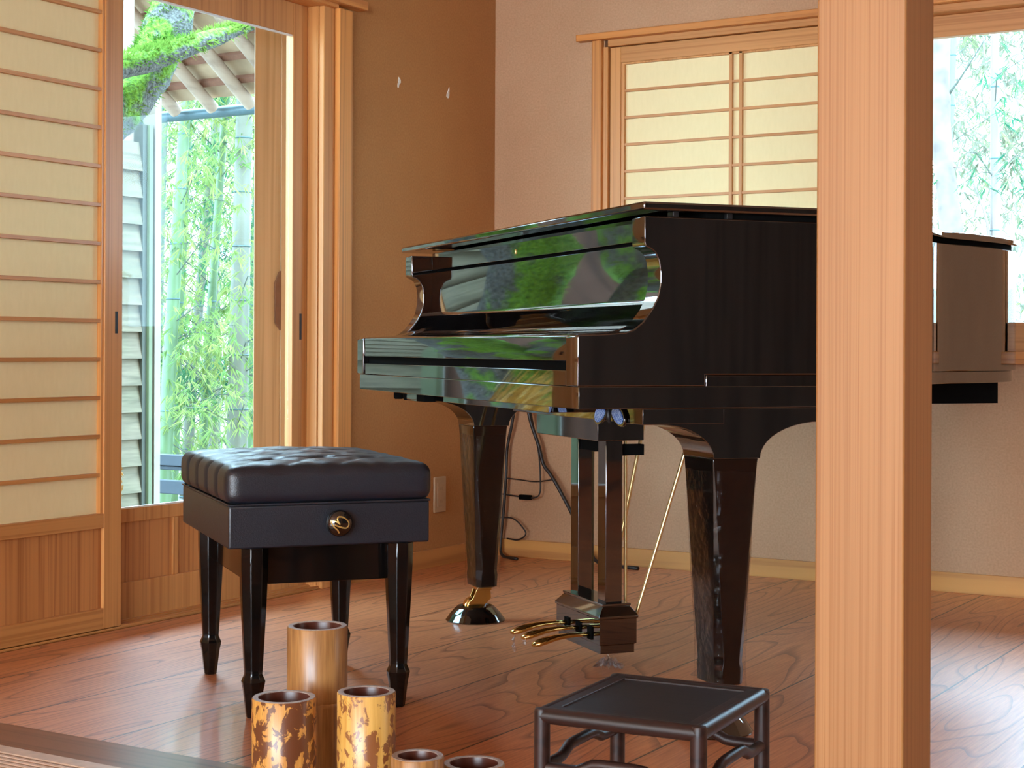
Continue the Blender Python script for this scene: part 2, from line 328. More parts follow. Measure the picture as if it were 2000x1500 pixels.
# ------------------------------------------------------------------ mesh helpers
class MB:
    def __init__(s): s.v = []; s.f = []; s.c = []
    def add(s, vs, fs):
        k = len(s.v); s.c.append((k, len(s.f))); s.v += [tuple(p) for p in vs]; s.f += [tuple(i + k for i in f) for f in fs]; return s
    def box(s, x0, x1, y0, y1, z0, z1):
        x0, x1 = sorted((x0, x1)); y0, y1 = sorted((y0, y1)); z0, z1 = sorted((z0, z1))
        return s.add([(x0, y0, z0), (x1, y0, z0), (x1, y1, z0), (x0, y1, z0), (x0, y0, z1), (x1, y0, z1), (x1, y1, z1), (x0, y1, z1)],
                     [(0, 3, 2, 1), (4, 5, 6, 7), (0, 1, 5, 4), (1, 2, 6, 5), (2, 3, 7, 6), (3, 0, 4, 7)])
    def prism(s, pts, a, b, ax='z'):
        """pts in the plane, extruded from a to b along ax. ax z: (x,y); ax y: (x,z); ax x: (y,z)"""
        def P(p, t): return {'z': (p[0], p[1], t), 'y': (p[0], t, p[1]), 'x': (t, p[0], p[1])}[ax]
        n = len(pts); vs = [P(p, a) for p in pts] + [P(p, b) for p in pts]
        fs = [tuple(range(n)), tuple(range(2 * n - 1, n - 1, -1))] + [((i + 1) % n, i, i + n, (i + 1) % n + n) for i in range(n)]
        return s.add(vs, fs)
    def loft(s, rings, cap=True):
        n = len(rings[0]); k = len(s.v); s.c.append((k, len(s.f)))
        for r in rings: s.v += [tuple(p) for p in r]
        for j in range(len(rings) - 1):
            for i in range(n):
                a = k + j * n + i; b = k + j * n + (i + 1) % n
                s.f.append((a, b, b + n, a + n))
        if cap:
            s.f.append(tuple(k + i for i in range(n - 1, -1, -1))); e = k + (len(rings) - 1) * n
            s.f.append(tuple(e + i for i in range(n)))
        return s
    def lathe(s, prof, c=(0, 0, 0), seg=32, rot=0.0, cap=True):
        rings = []
        for r, z in prof:
            rings.append([(c[0] + r * math.cos(2 * math.pi * i / seg + rot), c[1] + r * math.sin(2 * math.pi * i / seg + rot), c[2] + z) for i in range(seg)])
        return s.loft(rings, cap)
    def tube(s, pts, r, seg=8, smooth=0):
        pts = [Vector(p) for p in pts]
        rs = list(r) if hasattr(r, '__len__') else [r] * len(pts)
        if smooth: pts, rs = spline(pts, rs, smooth)
        t0 = (pts[1] - pts[0]).normalized(); up = Vector((0, 0, 1)) if abs(t0.z) < 0.9 else Vector((1, 0, 0))
        nrm = t0.cross(up).normalized(); rings = []
        for i, p in enumerate(pts):
            t = (pts[min(i + 1, len(pts) - 1)] - pts[max(i - 1, 0)]).normalized()
            nrm = (nrm - t * nrm.dot(t)).normalized(); bn = t.cross(nrm)
            rings.append([p + (nrm * math.cos(2 * math.pi * k / seg) + bn * math.sin(2 * math.pi * k / seg)) * rs[i] for k in range(seg)])
        return s.loft(rings)
    def split(s, name, mat, parent, *a, **k):
        """every piece added becomes a part of its own"""
        out = []
        for i, (v0, f0) in enumerate(s.c):
            v1, f1 = s.c[i + 1] if i + 1 < len(s.c) else (len(s.v), len(s.f))
            m = MB(); m.v = s.v[v0:v1]; m.f = [tuple(q - v0 for q in f) for f in s.f[f0:f1]]
            out.append(m.build(name, mat, parent, *a, **k))
        return out
    def build(s, name, mat, parent=None, bevel=0.0, smooth=False, seg=2, **tags):
        me = bpy.data.meshes.new(name); me.from_pydata(s.v, [], s.f); me.update()
        bm = bmesh.new(); bm.from_mesh(me); bmesh.ops.recalc_face_normals(bm, faces=bm.faces); bm.to_mesh(me); bm.free()
        me.materials.append(mat)
        o = bpy.data.objects.new(name, me); COL.objects.link(o)
        if smooth:
            for p in me.polygons: p.use_smooth = True
            if smooth != 'all':
                try: me.set_sharp_from_angle(angle=math.radians(40))
                except Exception: pass
        if bevel:
            b = o.modifiers.new('bevel', 'BEVEL'); b.width = bevel; b.segments = seg; b.limit_method = 'ANGLE'; b.angle_limit = math.radians(35)
            if not smooth:
                for p in me.polygons: p.use_smooth = True
                try: me.set_sharp_from_angle(angle=math.radians(30))
                except Exception: pass
                b.harden_normals = False
        if parent: o.parent = parent
        for k, v in tags.items(): o[k] = v
        return o
def spline(pts, rs, n):
    out = []; ro = []
    P = [pts[0] * 2 - pts[1]] + list(pts) + [pts[-1] * 2 - pts[-2]]
    for i in range(1, len(P) - 2):
        for k in range(n):
            t = k / n; a, b, c, d = P[i - 1], P[i], P[i + 1], P[i + 2]
            out.append(0.5 * ((2 * b) + (c - a) * t + (2 * a - 5 * b + 4 * c - d) * t * t + (3 * b - a - 3 * c + d) * t ** 3))
            ro.append(rs[i - 1] * (1 - t) + rs[i] * t)
    out.append(pts[-1]); ro.append(rs[-1]); return out, ro
def thing(name, label, cat, loc=(0, 0, 0), rz=0.0, group=None, kind=None):
    o = bpy.data.objects.new(name, None); COL.objects.link(o); o.location = loc; o.rotation_euler = (0, 0, rz)
    o.empty_display_size = 0.1
    o['label'] = label; o['category'] = cat
    if group: o['group'] = group
    if kind: o['kind'] = kind
    return o
def struct(name, mb, mat, bevel=0.0, label=None, cat=None, **k):
    o = mb.build(name, mat, bevel=bevel, **k); o['kind'] = 'structure'
    if label: o['label'] = label
    if cat: o['category'] = cat
    return o
def smp(name, label, cat, loc=(0, 0, 0)):
    o = thing(name, label, cat, loc); o['kind'] = 'structure'; return o

# ------------------------------------------------------------------ room shell
H = 2.45
struct('floor', MB().box(0.0, 8.0, -2.71, 0.0, -0.05, 0.0).box(0.0, 8.0, -11.0, -2.838, -0.05, 0.0), M['floor'],
       label='glossy reddish brown floorboards running towards the back wall', cat='floor')
struct('trim_1', MB().box(0.0, 8.0, -2.838, -2.71, -0.05, 0.0008), M['border'], label='brown border board across the floor at lower left', cat='floor trim')
struct('ceiling', MB().box(-0.13, 8.0, -11.0, 0.13, H, H + 0.1), M['ceiling'], label='boarded ceiling above the room', cat='ceiling')
D0, D1, DH = -0.935, -3.62, 1.77          # door opening in the left wall
struct('wall_left', MB().box(-0.13, 0, D0 - 0.001, 0.13, -0.45, H).box(-0.13, 0, D1, D0, DH + 0.03, H).box(-0.13, 0, -11.0, D1, -0.45, H).box(-0.13, 0, D1, D0, -0.45, -0.05),
       M['plaster_left'], label='plaster wall beside the glass door, warm bounced light in its colour', cat='wall')
WX0, WX1, WZ0, WZ1 = 0.44, 2.42, 0.70, 1.78
struct('wall_back', MB().box(0, WX0, 0, 0.13, -0.45, H).box(WX1, 8.0, 0, 0.13, -0.45, H).box(WX0, WX1, 0, 0.13, WZ1, H).box(WX0, WX1, 0, 0.13, -0.45, WZ0),
       M['plaster'], label='pinkish brown plaster wall behind the piano', cat='wall')
struct('wall_right', MB().box(8.0, 8.1, -11.0, 0.13, 0, H), M['dark_boards'],
       label='dark board wall on the right, outside the view', cat='wall')
struct('wall_front', MB().box(-0.13, 0.6, -11.1, -11.0, 0, H).box(4.1, 4.25, -11.1, -11.0, 0, H).box(6.05, 8.1, -11.1, -11.0, 0, H).box(4.25, 6.05, -11.1, -11.0, 0, 0.4).box(4.25, 6.05, -11.1, -11.0, 2.1, H).box(0.6, 4.1, -11.1, -11.0, 0, 0.4).box(0.6, 4.1, -11.1, -11.0, 2.1, H), M['plaster'],
       label='plaster wall behind the camera', cat='wall')  # narrower opening is cut only to go with the added far fill
struct('baseboard_left', MB().box(0, 0.012, -0.862, 0, 0, 0.060), M['base_y'], 0.001, label='low wooden baseboard right of the glass door', cat='baseboard')
struct('baseboard_back', MB().box(0.012, 8.0, -0.012, 0, 0, 0.060), M['base'], 0.001, label='low orange wooden baseboard behind the piano', cat='baseboard')

struct('trim_7', MB().box(-1.0, 8.4, 0.13, 1.25, 2.30, 2.38).box(-1.0, -0.13, -11.0, 0.13, 2.30, 2.38), M['brown_boards'], label='unseen eaves added over the window and the door to cut steep sky light', cat='eaves')  # out of view, put in to keep steep sky light off the floor
# ------------------------------------------------------------------ door surround (left wall)
struct('trim_2', MB().box(-0.0, 0.024, -0.935, -0.868, 0.0, 1.765), M['orange_z'], 0.002, label='orange upright casing at the right edge of the doorway', cat='door casing')
struct('trim_3', MB().box(-0.13, 0.006, -0.990, -0.936, 0.0, 1.765).box(-0.055, -0.012, -0.996, -0.990, 0.0, 1.765), M['cedar_z'], 0.004, label='pale door jamb post beside the orange casing', cat='door jamb')
struct('trim_4', MB().box(-0.13, 0.020, D1, -0.935, 1.764, 1.800).box(0.0, 0.042, -3.75, -0.815, 1.775, 1.803), M['orange_y'], 0.002, label='wooden head rail with grooves over the doorway', cat='door head')
struct('trim_5', MB().box(-0.10, -0.004, D1, -0.990, 0.0, 0.006).box(-0.018, -0.006, D1, -0.990, 0.006, 0.009).box(-0.062, -0.034, D1, -0.990, 0.006, 0.009).box(-0.130, -0.040, D1, -0.990, -0.05, 0.0125), M['cedar_y'], 0.0005,
       label='grooved wooden door track on the floor', cat='door track')

# glass sliding door (second track)
gd = smp('door_1', 'sliding glass door with cedar frame and low kick panel', 'glass door')
gx0, gx1 = -0.078, -0.050
mb = MB().box(gx0, gx1, -1.067, -0.998, 0.010, 1.764).box(gx0, gx1, -1.95, -1.88, 0.010, 1.764)
mb.box(gx0, gx1, -1.88, -1.067, 1.668, 1.764).box(gx0, gx1, -1.88, -1.067, 0.266, 0.302).box(gx0, gx1, -1.88, -1.067, 0.010, 0.108)
mb.split('door_frame', M['cedar_z'], gd, 0.0015)
MB().box(-0.070, -0.060, -1.88, -1.067, 0.108, 0.266).build('kick_panel', M['kick_z'], gd)
MB().box(-0.060, -0.053, -1.572, -1.552, 0.108, 0.266).box(-0.060, -0.053, -1.26, -1.24, 0.108, 0.266).split('panel_muntin', M['cedar_z'], gd, 0.001)
MB().box(-0.066, -0.062, -1.876, -1.070, 0.304, 1.666).build('glass_pane', M['glass'], gd)
MB().box(-0.060, -0.052, -1.88, -1.067, 0.302, 0.3065).box(-0.060, -0.052, -1.88, -1.0695, 1.6635, 1.668).split('glazing_bead', M['bead'], gd)
MB().box(-0.053, -0.0493, -1.033, -1.023, 0.754, 0.832).build('door_pull', M['steel'], gd, label='black recessed door pull')

# outer timber door leaf seen through the glass
od = smp('door_2', 'weathered outer sliding door seen through the glass', 'outer door')
MB().prism([(-0.250, -1.006), (-0.262, -0.994), (-0.262, -0.882), (-0.250, -0.882)], -0.40, 1.95).build('door_board', M['weathered'], od, 0.0)
MB().box(-0.262, -0.246, -0.880, -0.66, -0.40, 1.95).build('door_board', M['weathered'], od, 0.001)
mb = MB().prism([(-0.900, 0.950), (-0.892, 0.966), (-0.884, 0.972), (-0.884, 0.784), (-0.892, 0.792), (-0.908, 0.806), (-0.910, 0.934)], -0.2495, -0.2440, 'x')
mb.build('door_pull', M['batten'], od, label='dark notched finger pull')
MB().box(-0.270, -0.232, -1.40, -0.66, -0.46, -0.40).build('sill_beam', M['weathered'], od)

struct('trim_6', MB().box(-0.112, -0.104, -0.9925, -0.990, 0, 1.76).box(-0.084, -0.080, -0.9925, -0.990, 0, 1.76), M['brown_boards'], label='dark grooves in the door jamb', cat='door jamb')
# shoji door screen (first track)
sh = thing('shoji_screen', 'tall sliding paper screen with horizontal bars and a boarded cedar base at far left', 'shoji screen', (-0.006, -1.815, 0.004))
y1 = 0.0; y0 = -0.90; T = -0.030
mb = MB().box(T, 0, -0.062, 0, 0, 1.757).box(T, 0, y0, y0 + 0.062, 0, 1.757)
mb.split('stile', M['cedar_z'], sh, 0.0015)
MB().box(T, 0, y0 + 0.062, -0.062, 1.70, 1.757).box(T, 0, y0 + 0.062, -0.062, 0.262, 0.299).box(T, 0, y0 + 0.062, -0.062, 0, 0.057).split('rail', M['cedar_y'], sh, 0.0015)
MB().box(-0.021, -0.010, y0 + 0.062, -0.062, 0.057, 0.262).build('kick_panel', M['kick_z'], sh)
MB().box(-0.020, -0.0185, y0 + 0.062, -0.062, 0.299, 1.70).build('paper', M['paper'], sh)
MB().box(-0.019, -0.004, -0.071, -0.062, 0.299, 1.70).build('inner_stile', M['cedar_z'], sh, 0.0005)
mb = MB()
for k in range(14):
    z = 0.402 - 0.004 + 0.0986 * k
    mb.box(-0.018, -0.006, y0 + 0.062, -0.071, z - 0.0048, z + 0.0048)
mb.split('lattice_bar', M['cedar_y'], sh, 0.0006)
MB().box(-0.002, 0.0008, -0.026, -0.017, 0.760, 0.817).build('door_pull', M['steel'], sh, label='small black recessed pull')
sh2 = thing('shoji_screen', 'paper screen parked beyond the first one, outside the view on the left', 'shoji screen', (-0.006, -2.716, 0.004))
for ch in list(sh.children):
    c = ch.copy(); COL.objects.link(c); c.parent = sh2

# ------------------------------------------------------------------ window in the back wall
wn = smp('window_1', 'wide low window in the back wall with cedar frame', 'window')
mb = MB().box(0.398, 0.436, -0.020, 0.02, 0.690, 1.779)
mb.build('frame_casing', M['orange_z'], wn, 0.002)
MB().box(0.436, 0.455, -0.008, 0.125, 0.700, 1.756).box(2.40, 2.46, -0.02, 0.125, 0.69, 1.78).split('jamb', M['cedar_z'], wn, 0.002)
MB().box(0.345, 2.52, -0.036, -0.002, 1.779, 1.802).build('head_trim', M['orange_x'], wn, 0.002)
MB().box(0.455, 2.40, -0.010, 0.125, 1.756, 1.779).build('head', M['cedar_x'], wn, 0.0015)
MB().box(0.38, 2.48, -0.030, 0.130, 0.690, 0.727).build('sill', M['orange_x'], wn, 0.002)
# glass sash at right
sx0, sx1 = 1.42, 2.40
MB().box(sx0, sx0 + 0.06, 0.045, 0.075, 0.727, 1.756).box(sx1 - 0.06, sx1, 0.045, 0.075, 0.727, 1.756).box(sx0, sx1, 0.045, 0.075, 1.690, 1.756).box(sx0, sx1, 0.045, 0.075, 0.727, 0.815).split('sash', M['cedar_x'], wn, 0.0015)
MB().box(sx0 + 0.055, sx1 - 0.055, 0.058, 0.062, 0.81, 1.695).build('glass_pane', M['glass'], wn)
MB().box(0.455, sx0 + 0.01, 0.085, 0.110, 0.727, 0.815).box(0.455, sx0 + 0.01, 0.085, 0.110, 1.700, 1.756).box(0.455, 0.50, 0.085, 0.11, 0.727, 1.756).build('rear_sash', M['cedar_x'], wn, 0.001)
MB().box(0.50, sx0, 0.096, 0.099, 0.81, 1.705).build('rear_pane', M['glass'], wn)

s2 = thing('shoji_screen', 'low paper window screen with double centre bar behind the piano', 'shoji screen', (0.0, 0.0, 0.0))
a, b_ = 0.458, 1.375
MB().box(a, a + 0.040, 0.004, 0.030, 0.729, 1.754).box(b_ - 0.040, b_, 0.004, 0.030, 0.729, 1.754).split('stile', M['cedar_z'], s2, 0.0015)
MB().box(a + 0.04, b_ - 0.04, 0.004, 0.030, 1.700, 1.754).box(a + 0.04, b_ - 0.04, 0.004, 0.030, 0.729, 0.790).split('rail', M['cedar_x'], s2, 0.0015)
MB().box(a + 0.04, b_ - 0.04, 0.021, 0.0225, 0.790, 1.700).build('paper', M['paper'], s2)
mb = MB()
for x in (0.899, 0.934): mb.box(x - 0.0055, x + 0.0055, 0.008, 0.020, 0.790, 1.700)
mb.box(a + 0.040, a + 0.052, 0.008, 0.020, 0.79, 1.70)
mb.box(a + 0.052, b_ - 0.04, 0.008, 0.020, 1.694, 1.70)
mb.split('upright_bar', M['cedar_z'], s2, 0.0006)
mb = MB()
for k in range(10):
    z = 1.605 - 0.0912 * k
    if z > 0.80: mb.box(a + 0.052, b_ - 0.04, 0.010, 0.020, z - 0.0045, z + 0.0045)
mb.split('lattice_bar', M['cedar_x'], s2, 0.0006)

# ------------------------------------------------------------------ pillar in the foreground
# the post stands between the camera and the piano
PX, PY, PW = 2.272, -2.857, 0.1195
pil = MB().box(0, PW, 0, PW, 0, H).build('pillar', M['pillar'], bevel=0.003)
pil.location = (PX, PY, 0); pil['label'] = 'square straight grained cedar pillar standing in the right foreground'; pil['category'] = 'pillar'; pil['kind'] = 'structure'

# ------------------------------------------------------------------ wall details
ou = thing('wall_outlet', 'ivory wall outlet plate on the plaster left of the piano', 'wall outlet', (0, -0.348, 0.238))
MB().box(0, 0.007, -0.035, 0.035, -0.060, 0.060).build('cover_plate', M['ivory'], ou, 0.003)
MB().box(0.006, 0.009, -0.018, 0.018, -0.040, 0.040).build('socket_insert', M['ivory'], ou, 0.001)
mb = MB()
for z in (-0.022, 0.020):
    for y in (-0.006, 0.006): mb.box(0.0085, 0.0095, y - 0.001, y + 0.001, z - 0.005, z + 0.005)
mb.split('slot', M['ivory_dark'], ou)
for (y, z, lab) in ((-0.591, 1.589, 'white filler patch on the wall nearer the door head'), (-0.303, 1.592, 'white filler patch on the wall nearer the room corner')):
    mb = MB(); rings = []
    pts = []
    for k in range(14):
        t = 2 * math.pi * k / 14
        r = 0.011 * (1 + 0.28 * math.sin(3 * t + y * 9) + 0.12 * math.cos(5 * t))
        pts.append((r * 0.62 * math.cos(t) + 0.004 * math.sin(t), r * 1.5 * math.sin(t)))
    mb.prism(pts, 0, 0.0018, 'x')
    o = mb.build('filler_patch', M['filler'], smooth=True); o.location = (0, y, z)
    o['label'] = lab; o['category'] = 'filler patch'; o['group'] = 'white filler patches on the left wall'

# ribbed mat, lower left
mat_ = thing('ribbed_mat', 'pale ribbed wooden mat edge in the lower left corner', 'mat', (0.0, -2.842, 0.0))
MB().box(0.02, 1.20, -0.034, 0, 0.0005, 0.005).build('edge_board', simple('pale_mat_edge', (0.60, 0.42, 0.30), 0.4), mat_, 0.001)
mb = MB()
for k in range(40):
    mb.box(0.02, 1.20, -0.042 - 0.0165 * k - 0.0095, -0.042 - 0.0165 * k, 0.001, 0.0042)
mb.split('slat', simple('pale_mat_slats', (0.66, 0.47, 0.34), 0.4), mat_, 0.0008)
MB().box(0.02, 1.20, -0.70, -0.034, 0.0004, 0.0015).build('backing', simple('brown_mat_backing', (0.06, 0.028, 0.016), 0.7), mat_)

# ------------------------------------------------------------------ grand piano (local x: keyboard -> tail, local y: treble -> bass)
PR = math.radians(52.22)
pn = thing('grand_piano', 'black polished grand piano with closed lid and closed keyboard cover', 'grand piano', (1.615, -2.313, 0), PR)
LQ = M['lacquer']; WID = 1.48; AR = 0.055
# cheeks / arms
prof = [(0.0, 0.661), (0.0, 0.752), (0.004, 0.7555), (0.053, 0.757), (0.095, 0.760), (0.113, 0.766), (0.130, 0.779), (0.149, 0.803), (0.160, 0.824), (0.166, 0.850), (0.166, 0.872),
        (0.163, 0.893), (0.156, 0.907), (0.148, 0.914), (0.136, 0.919), (0.133, 0.926), (0.133, 0.975), (0.26, 0.975), (0.26, 0.661)]
for y in (0.0, WID - AR):
    MB().prism(prof, y, y + AR, 'y').build('arm', LQ, pn, 0.0022, seg=3)
# fallboard closed over the keys
fb = [(0.004, 0.707), (0.003, 0.750), (0.006, 0.7555), (0.014, 0.758), (0.05, 0.7595), (0.085, 0.7615), (0.110, 0.767), (0.131, 0.776), (0.148, 0.787), (0.161, 0.797), (0.171, 0.805), (0.180, 0.810), (0.186, 0.816), (0.1895, 0.825),
      (0.1900, 0.931), (0.26, 0.931), (0.26, 0.707)]
MB().prism(fb, AR + 0.001, WID - AR - 0.001, 'y').build('fallboard', LQ, pn, 0.0012)
MB().box(0.1905, 0.26, AR + 0.001, WID - AR - 0.001, 0.938, 0.982).build('music_desk_front', LQ, pn, 0.001)
MB().box(0.204, 0.26, AR + 0.001, WID - AR - 0.001, 0.931, 0.938).box(0.016, 0.05, AR + 0.001, WID - AR - 0.001, 0.690, 0.707).build('gap_shade', M['gap'], pn)  # black strips standing for the shade in the two recesses
MB().box(0.004, 0.06, AR + 0.001, WID - AR - 0.001, 0.661, 0.690).build('key_slip', LQ, pn, 0.0012)
MB().box(0.0025, 0.56, 0.0, 1.463, 0.6200, 0.6608).build('keybed', LQ, pn, 0.0012)
MB().box(0.055, 0.50, 0.27, 1.02, 0.603, 0.620).build('keybed_underside', LQ, pn, 0.001)
MB().box(0.131, 0.30, 0.0, 0.665, 0.5910, 0.6195).build('under_box', LQ, pn, 0.001)
# rim
ol = [(0.255, 0.0), (0.55, 0.0), (0.66, 0.020), (0.76, 0.075), (0.85, 0.165), (0.93, 0.262), (1.0, 0.338), (1.08, 0.400), (1.18, 0.452), (1.28, 0.500), (1.37, 0.560), (1.44, 0.630), (1.495, 0.715),
      (1.525, 0.81), (1.535, 0.93), (1.525, 1.06), (1.49, 1.20), (1.43, 1.32), (1.34, 1.415), (1.22, 1.467), (1.08, 1.48), (0.255, 1.48)]
ol = [(p[0] + (0.022 if p[0] >= 1.18 else 0.0), p[1]) for p in ol]
def smooth_outline(o, lo=2, hi=-2, n=4):
    P = [Vector((p[0], p[1], 0)) for p in o[lo - 1:hi + 1 if hi + 1 else None]]
    q, _ = spline(P, [0] * len(P), n); return [o[0]] + [(v.x, v.y) for v in q] + [o[-1]]
rim = smooth_outline(ol, 2, -2)
def inset(o, d):
    out = []; n = len(o)
    for i in range(n):
        a = Vector(o[i - 1]); b = Vector(o[i]); c = Vector(o[(i + 1) % n])
        e1 = (b - a).normalized(); e2 = (c - b).normalized()
        n1 = Vector((-e1.y, e1.x)); n2 = Vector((-e2.y, e2.x)); m = (n1 + n2)
        m = m / max(0.3, m.dot(n1)) if m.length > 1e-6 else n1
        out.append((b.x + m.x * d, b.y + m.y * d))
    return out
def prism_smooth(name, pts, z0, z1, mat, bev):
    o = MB().prism(pts, z0, z1).build(name, mat, pn, bev); return o
prism_smooth('rim', rim, 0.682, 0.975, LQ, 0.0025)
r2 = inset(rim, 0.010)
prism_smooth('lower_rim', [(0.262, 0.002)] + [p for p in r2[1:-1]] + [(0.262, 1.478)], 0.6535, 0.682, LQ, 0.002)
prism_smooth('lid_gap_shade', inset(rim, 0.012), 0.975, 0.9855, M['gap'], 0)  # black ring in place of the shade between rim and lid
lid = inset([(0.137, 0.0)] + rim[1:-1] + [(0.137, 1.48)], -0.012)
prism_smooth('lid', lid, 0.9855, 1.001, LQ, 0.004)
mb = MB()
for (v, s) in ((0.197, 0.003), (0.31, 0.004)): mb.box(v - 0.006, v + 0.006, s - 0.004, s + 0.02, 0.975, 0.9853)
mb.split('lid_hinge', M['steel'], pn, 0.001)
MB().box(0.1880, 0.1910, 0.803, 0.808, 0.948, 0.960).build('lock_plate', M['brass'], pn, 0.001)
# beams under the tail
MB().box(0.60, 1.42, 0.95, 1.02, 0.60, 0.6535).box(0.9, 1.40, 0.62, 0.70, 0.60, 0.6535).box(0.60, 1.15, 1.28, 1.35, 0.60, 0.6535).split('brace_beam', M['gap'], pn)
MB().box(1.16, 1.36, 0.92, 1.18, 0.575, 0.6535).box(1.20, 1.32, 0.96, 1.14, 0.53, 0.575).split('rear_leg_block', LQ, pn, 0.003)
# leg supports (corbels)
def corbel(y):
    pts = [(0.131, 0.6195), (0.131, 0.590)]
    for k in range(11):
        t = math.pi / 2 * (1 - k / 10); pts.append((0.163 + 0.116 * math.cos(t), 0.524 + 0.066 * math.sin(t)))
    for k in range(11):
        t = math.pi - math.pi / 2 * k / 10; pts.append((0.512 + 0.134 * math.cos(t), 0.524 + 0.068 * math.sin(t)))
    pts += [(0.558, 0.592), (0.558, 0.6195)]
    return MB().prism(pts, y, y + 0.125, 'y').build('leg_bracket', LQ, pn, 0.0012)
corbel(0.001); corbel(WID - 0.145)
def leg(cx, cy, z1=0.5235, film=True):
    """tapered square leg with chamfered corners"""
    def ring(hx, hy, c, z): 
        return [(cx + a, cy + b, z) for a, b in ((hx, hy - c), (hx - c, hy), (-hx + c, hy), (-hx, hy - c), (-hx, -hy + c), (-hx + c, -hy), (hx - c, -hy), (hx, -hy + c))]
    rings = [ring(0.048, 0.060, 0.001, z1), ring(0.0475, 0.0595, 0.002, z1 - 0.008), ring(0.0445, 0.058, 0.004, 0.46), ring(0.036, 0.052, 0.010, 0.26), ring(0.031, 0.048, 0.014, 0.15),
             ring(0.030, 0.0475, 0.014, 0.135), ring(0.031, 0.048, 0.012, 0.125), ring(0.029, 0.046, 0.010, 0.094), ring(0.022, 0.036, 0.008, 0.090)]
    L_ = MB().loft(rings).build('leg', M['lacquer_soft'], pn, 0.001)
    # caster
    c = MB().box(cx - 0.020, cx + 0.020, cy - 0.020, cy + 0.020, 0.082, 0.0905)
    c.prism([(cx - 0.020, 0.086), (cx + 0.018, 0.086), (cx + 0.020, 0.060), (cx + 0.006, 0.046), (cx - 0.010, 0.030), (cx - 0.026, 0.024), (cx - 0.040, 0.026), (cx - 0.047, 0.036), (cx - 0.044, 0.050), (cx - 0.032, 0.060), (cx - 0.026, 0.072)], cy + 0.011, cy + 0.017, 'y')
    c.prism([(cx - 0.020, 0.086), (cx + 0.018, 0.086), (cx + 0.020, 0.060), (cx + 0.006, 0.046), (cx - 0.010, 0.030), (cx - 0.026, 0.024), (cx - 0.040, 0.026), (cx - 0.047, 0.036), (cx - 0.044, 0.050), (cx - 0.032, 0.060), (cx - 0.026, 0.072)], cy - 0.017, cy - 0.011, 'y')
    cs = c.build('caster_fork', M['brass'], L_, 0.001)
    wv = MB(); R_ = 0.026; rings = []
    for (yy, rr) in ((-0.010, R_ - 0.003), (-0.008, R_), (0.008, R_), (0.010, R_ - 0.003)):
        rings.append([(cx - 0.026 + rr * math.cos(2 * math.pi * k / 24), cy + yy, 0.0385 + rr * math.sin(2 * math.pi * k / 24)) for k in range(24)])
    wv.loft(rings).build('caster_wheel', M['brass'], L_, 0, smooth=True)
    if film:
        fr = []
        for i, rg in enumerate(rings_f(cx, cy)): fr.append(rg)
        MB().loft(fr, cap=False).build('protective_film', M['film'], L_, 0, smooth='all', label='clear wrinkled plastic film wrapped round the leg')
    return L_
def rings_f(cx, cy):
    rnd = random.Random(int(cy * 100)); out = []
    for z, hx, hy in ((0.50, 0.049, 0.061), (0.42, 0.0455, 0.0585), (0.34, 0.042, 0.056), (0.27, 0.039, 0.054), (0.21, 0.0365, 0.052), (0.17, 0.035, 0.051), (0.14, 0.034, 0.051), (0.11, 0.034, 0.051), (0.088, 0.036, 0.052)):
        r = []
        for k in range(28):
            t = 2 * math.pi * k / 28; c, s = math.cos(t), math.sin(t); n = 7
            f = (abs(c) ** n + abs(s) ** n) ** (-1 / n); j = 1 + rnd.uniform(0, 0.05)
            r.append((cx + hx * c * f * j, cy + hy * s * f * j, z + rnd.uniform(-.002, .002)))
        out.append(r)
    return out
leg(0.3285, 0.0665); leg(0.3285, WID - 0.0765); leg(1.26, 1.05, 0.5295, film=False)
# pedal lyre
MB().box(0.290, 0.403, 0.56, 0.92, 0.527, 0.590).build('lyre_block', LQ, pn, 0.0015)
MB().box(0.345, 0.386, 0.636, 0.680, 0.155, 0.527).box(0.345, 0.386, 0.792, 0.836, 0.155, 0.527).split('lyre_pillar', LQ, pn, 0.0012)
MB().box(0.386, 0.447, 0.650, 0.672, 0.488, 0.513).box(0.352, 0.372, 0.680, 0.792, 0.495, 0.527).box(0.386, 0.447, 0.80, 0.822, 0.488, 0.513).split('lyre_crossbar', M['gap'], pn, 0.001)
def ring_b(x0, x1, y0, y1, z): return [(x0, y0, z), (x1, y0, z), (x1, y1, z), (x0, y1, z)]
MB().loft([ring_b(0.324, 0.407, 0.614, 0.858, 0.047), ring_b(0.324, 0.407, 0.614, 0.858, 0.066), ring_b(0.320, 0.411, 0.610, 0.862, 0.068), ring_b(0.320, 0.411, 0.610, 0.862, 0.124),
           ring_b(0.317, 0.414, 0.607, 0.865, 0.126), ring_b(0.317, 0.414, 0.607, 0.865, 0.131), ring_b(0.333, 0.400, 0.624, 0.848, 0.151), ring_b(0.331, 0.402, 0.622, 0.850, 0.152), ring_b(0.331, 0.402, 0.622, 0.850, 0.157)]).build('lyre_base', LQ, pn, 0.0008)
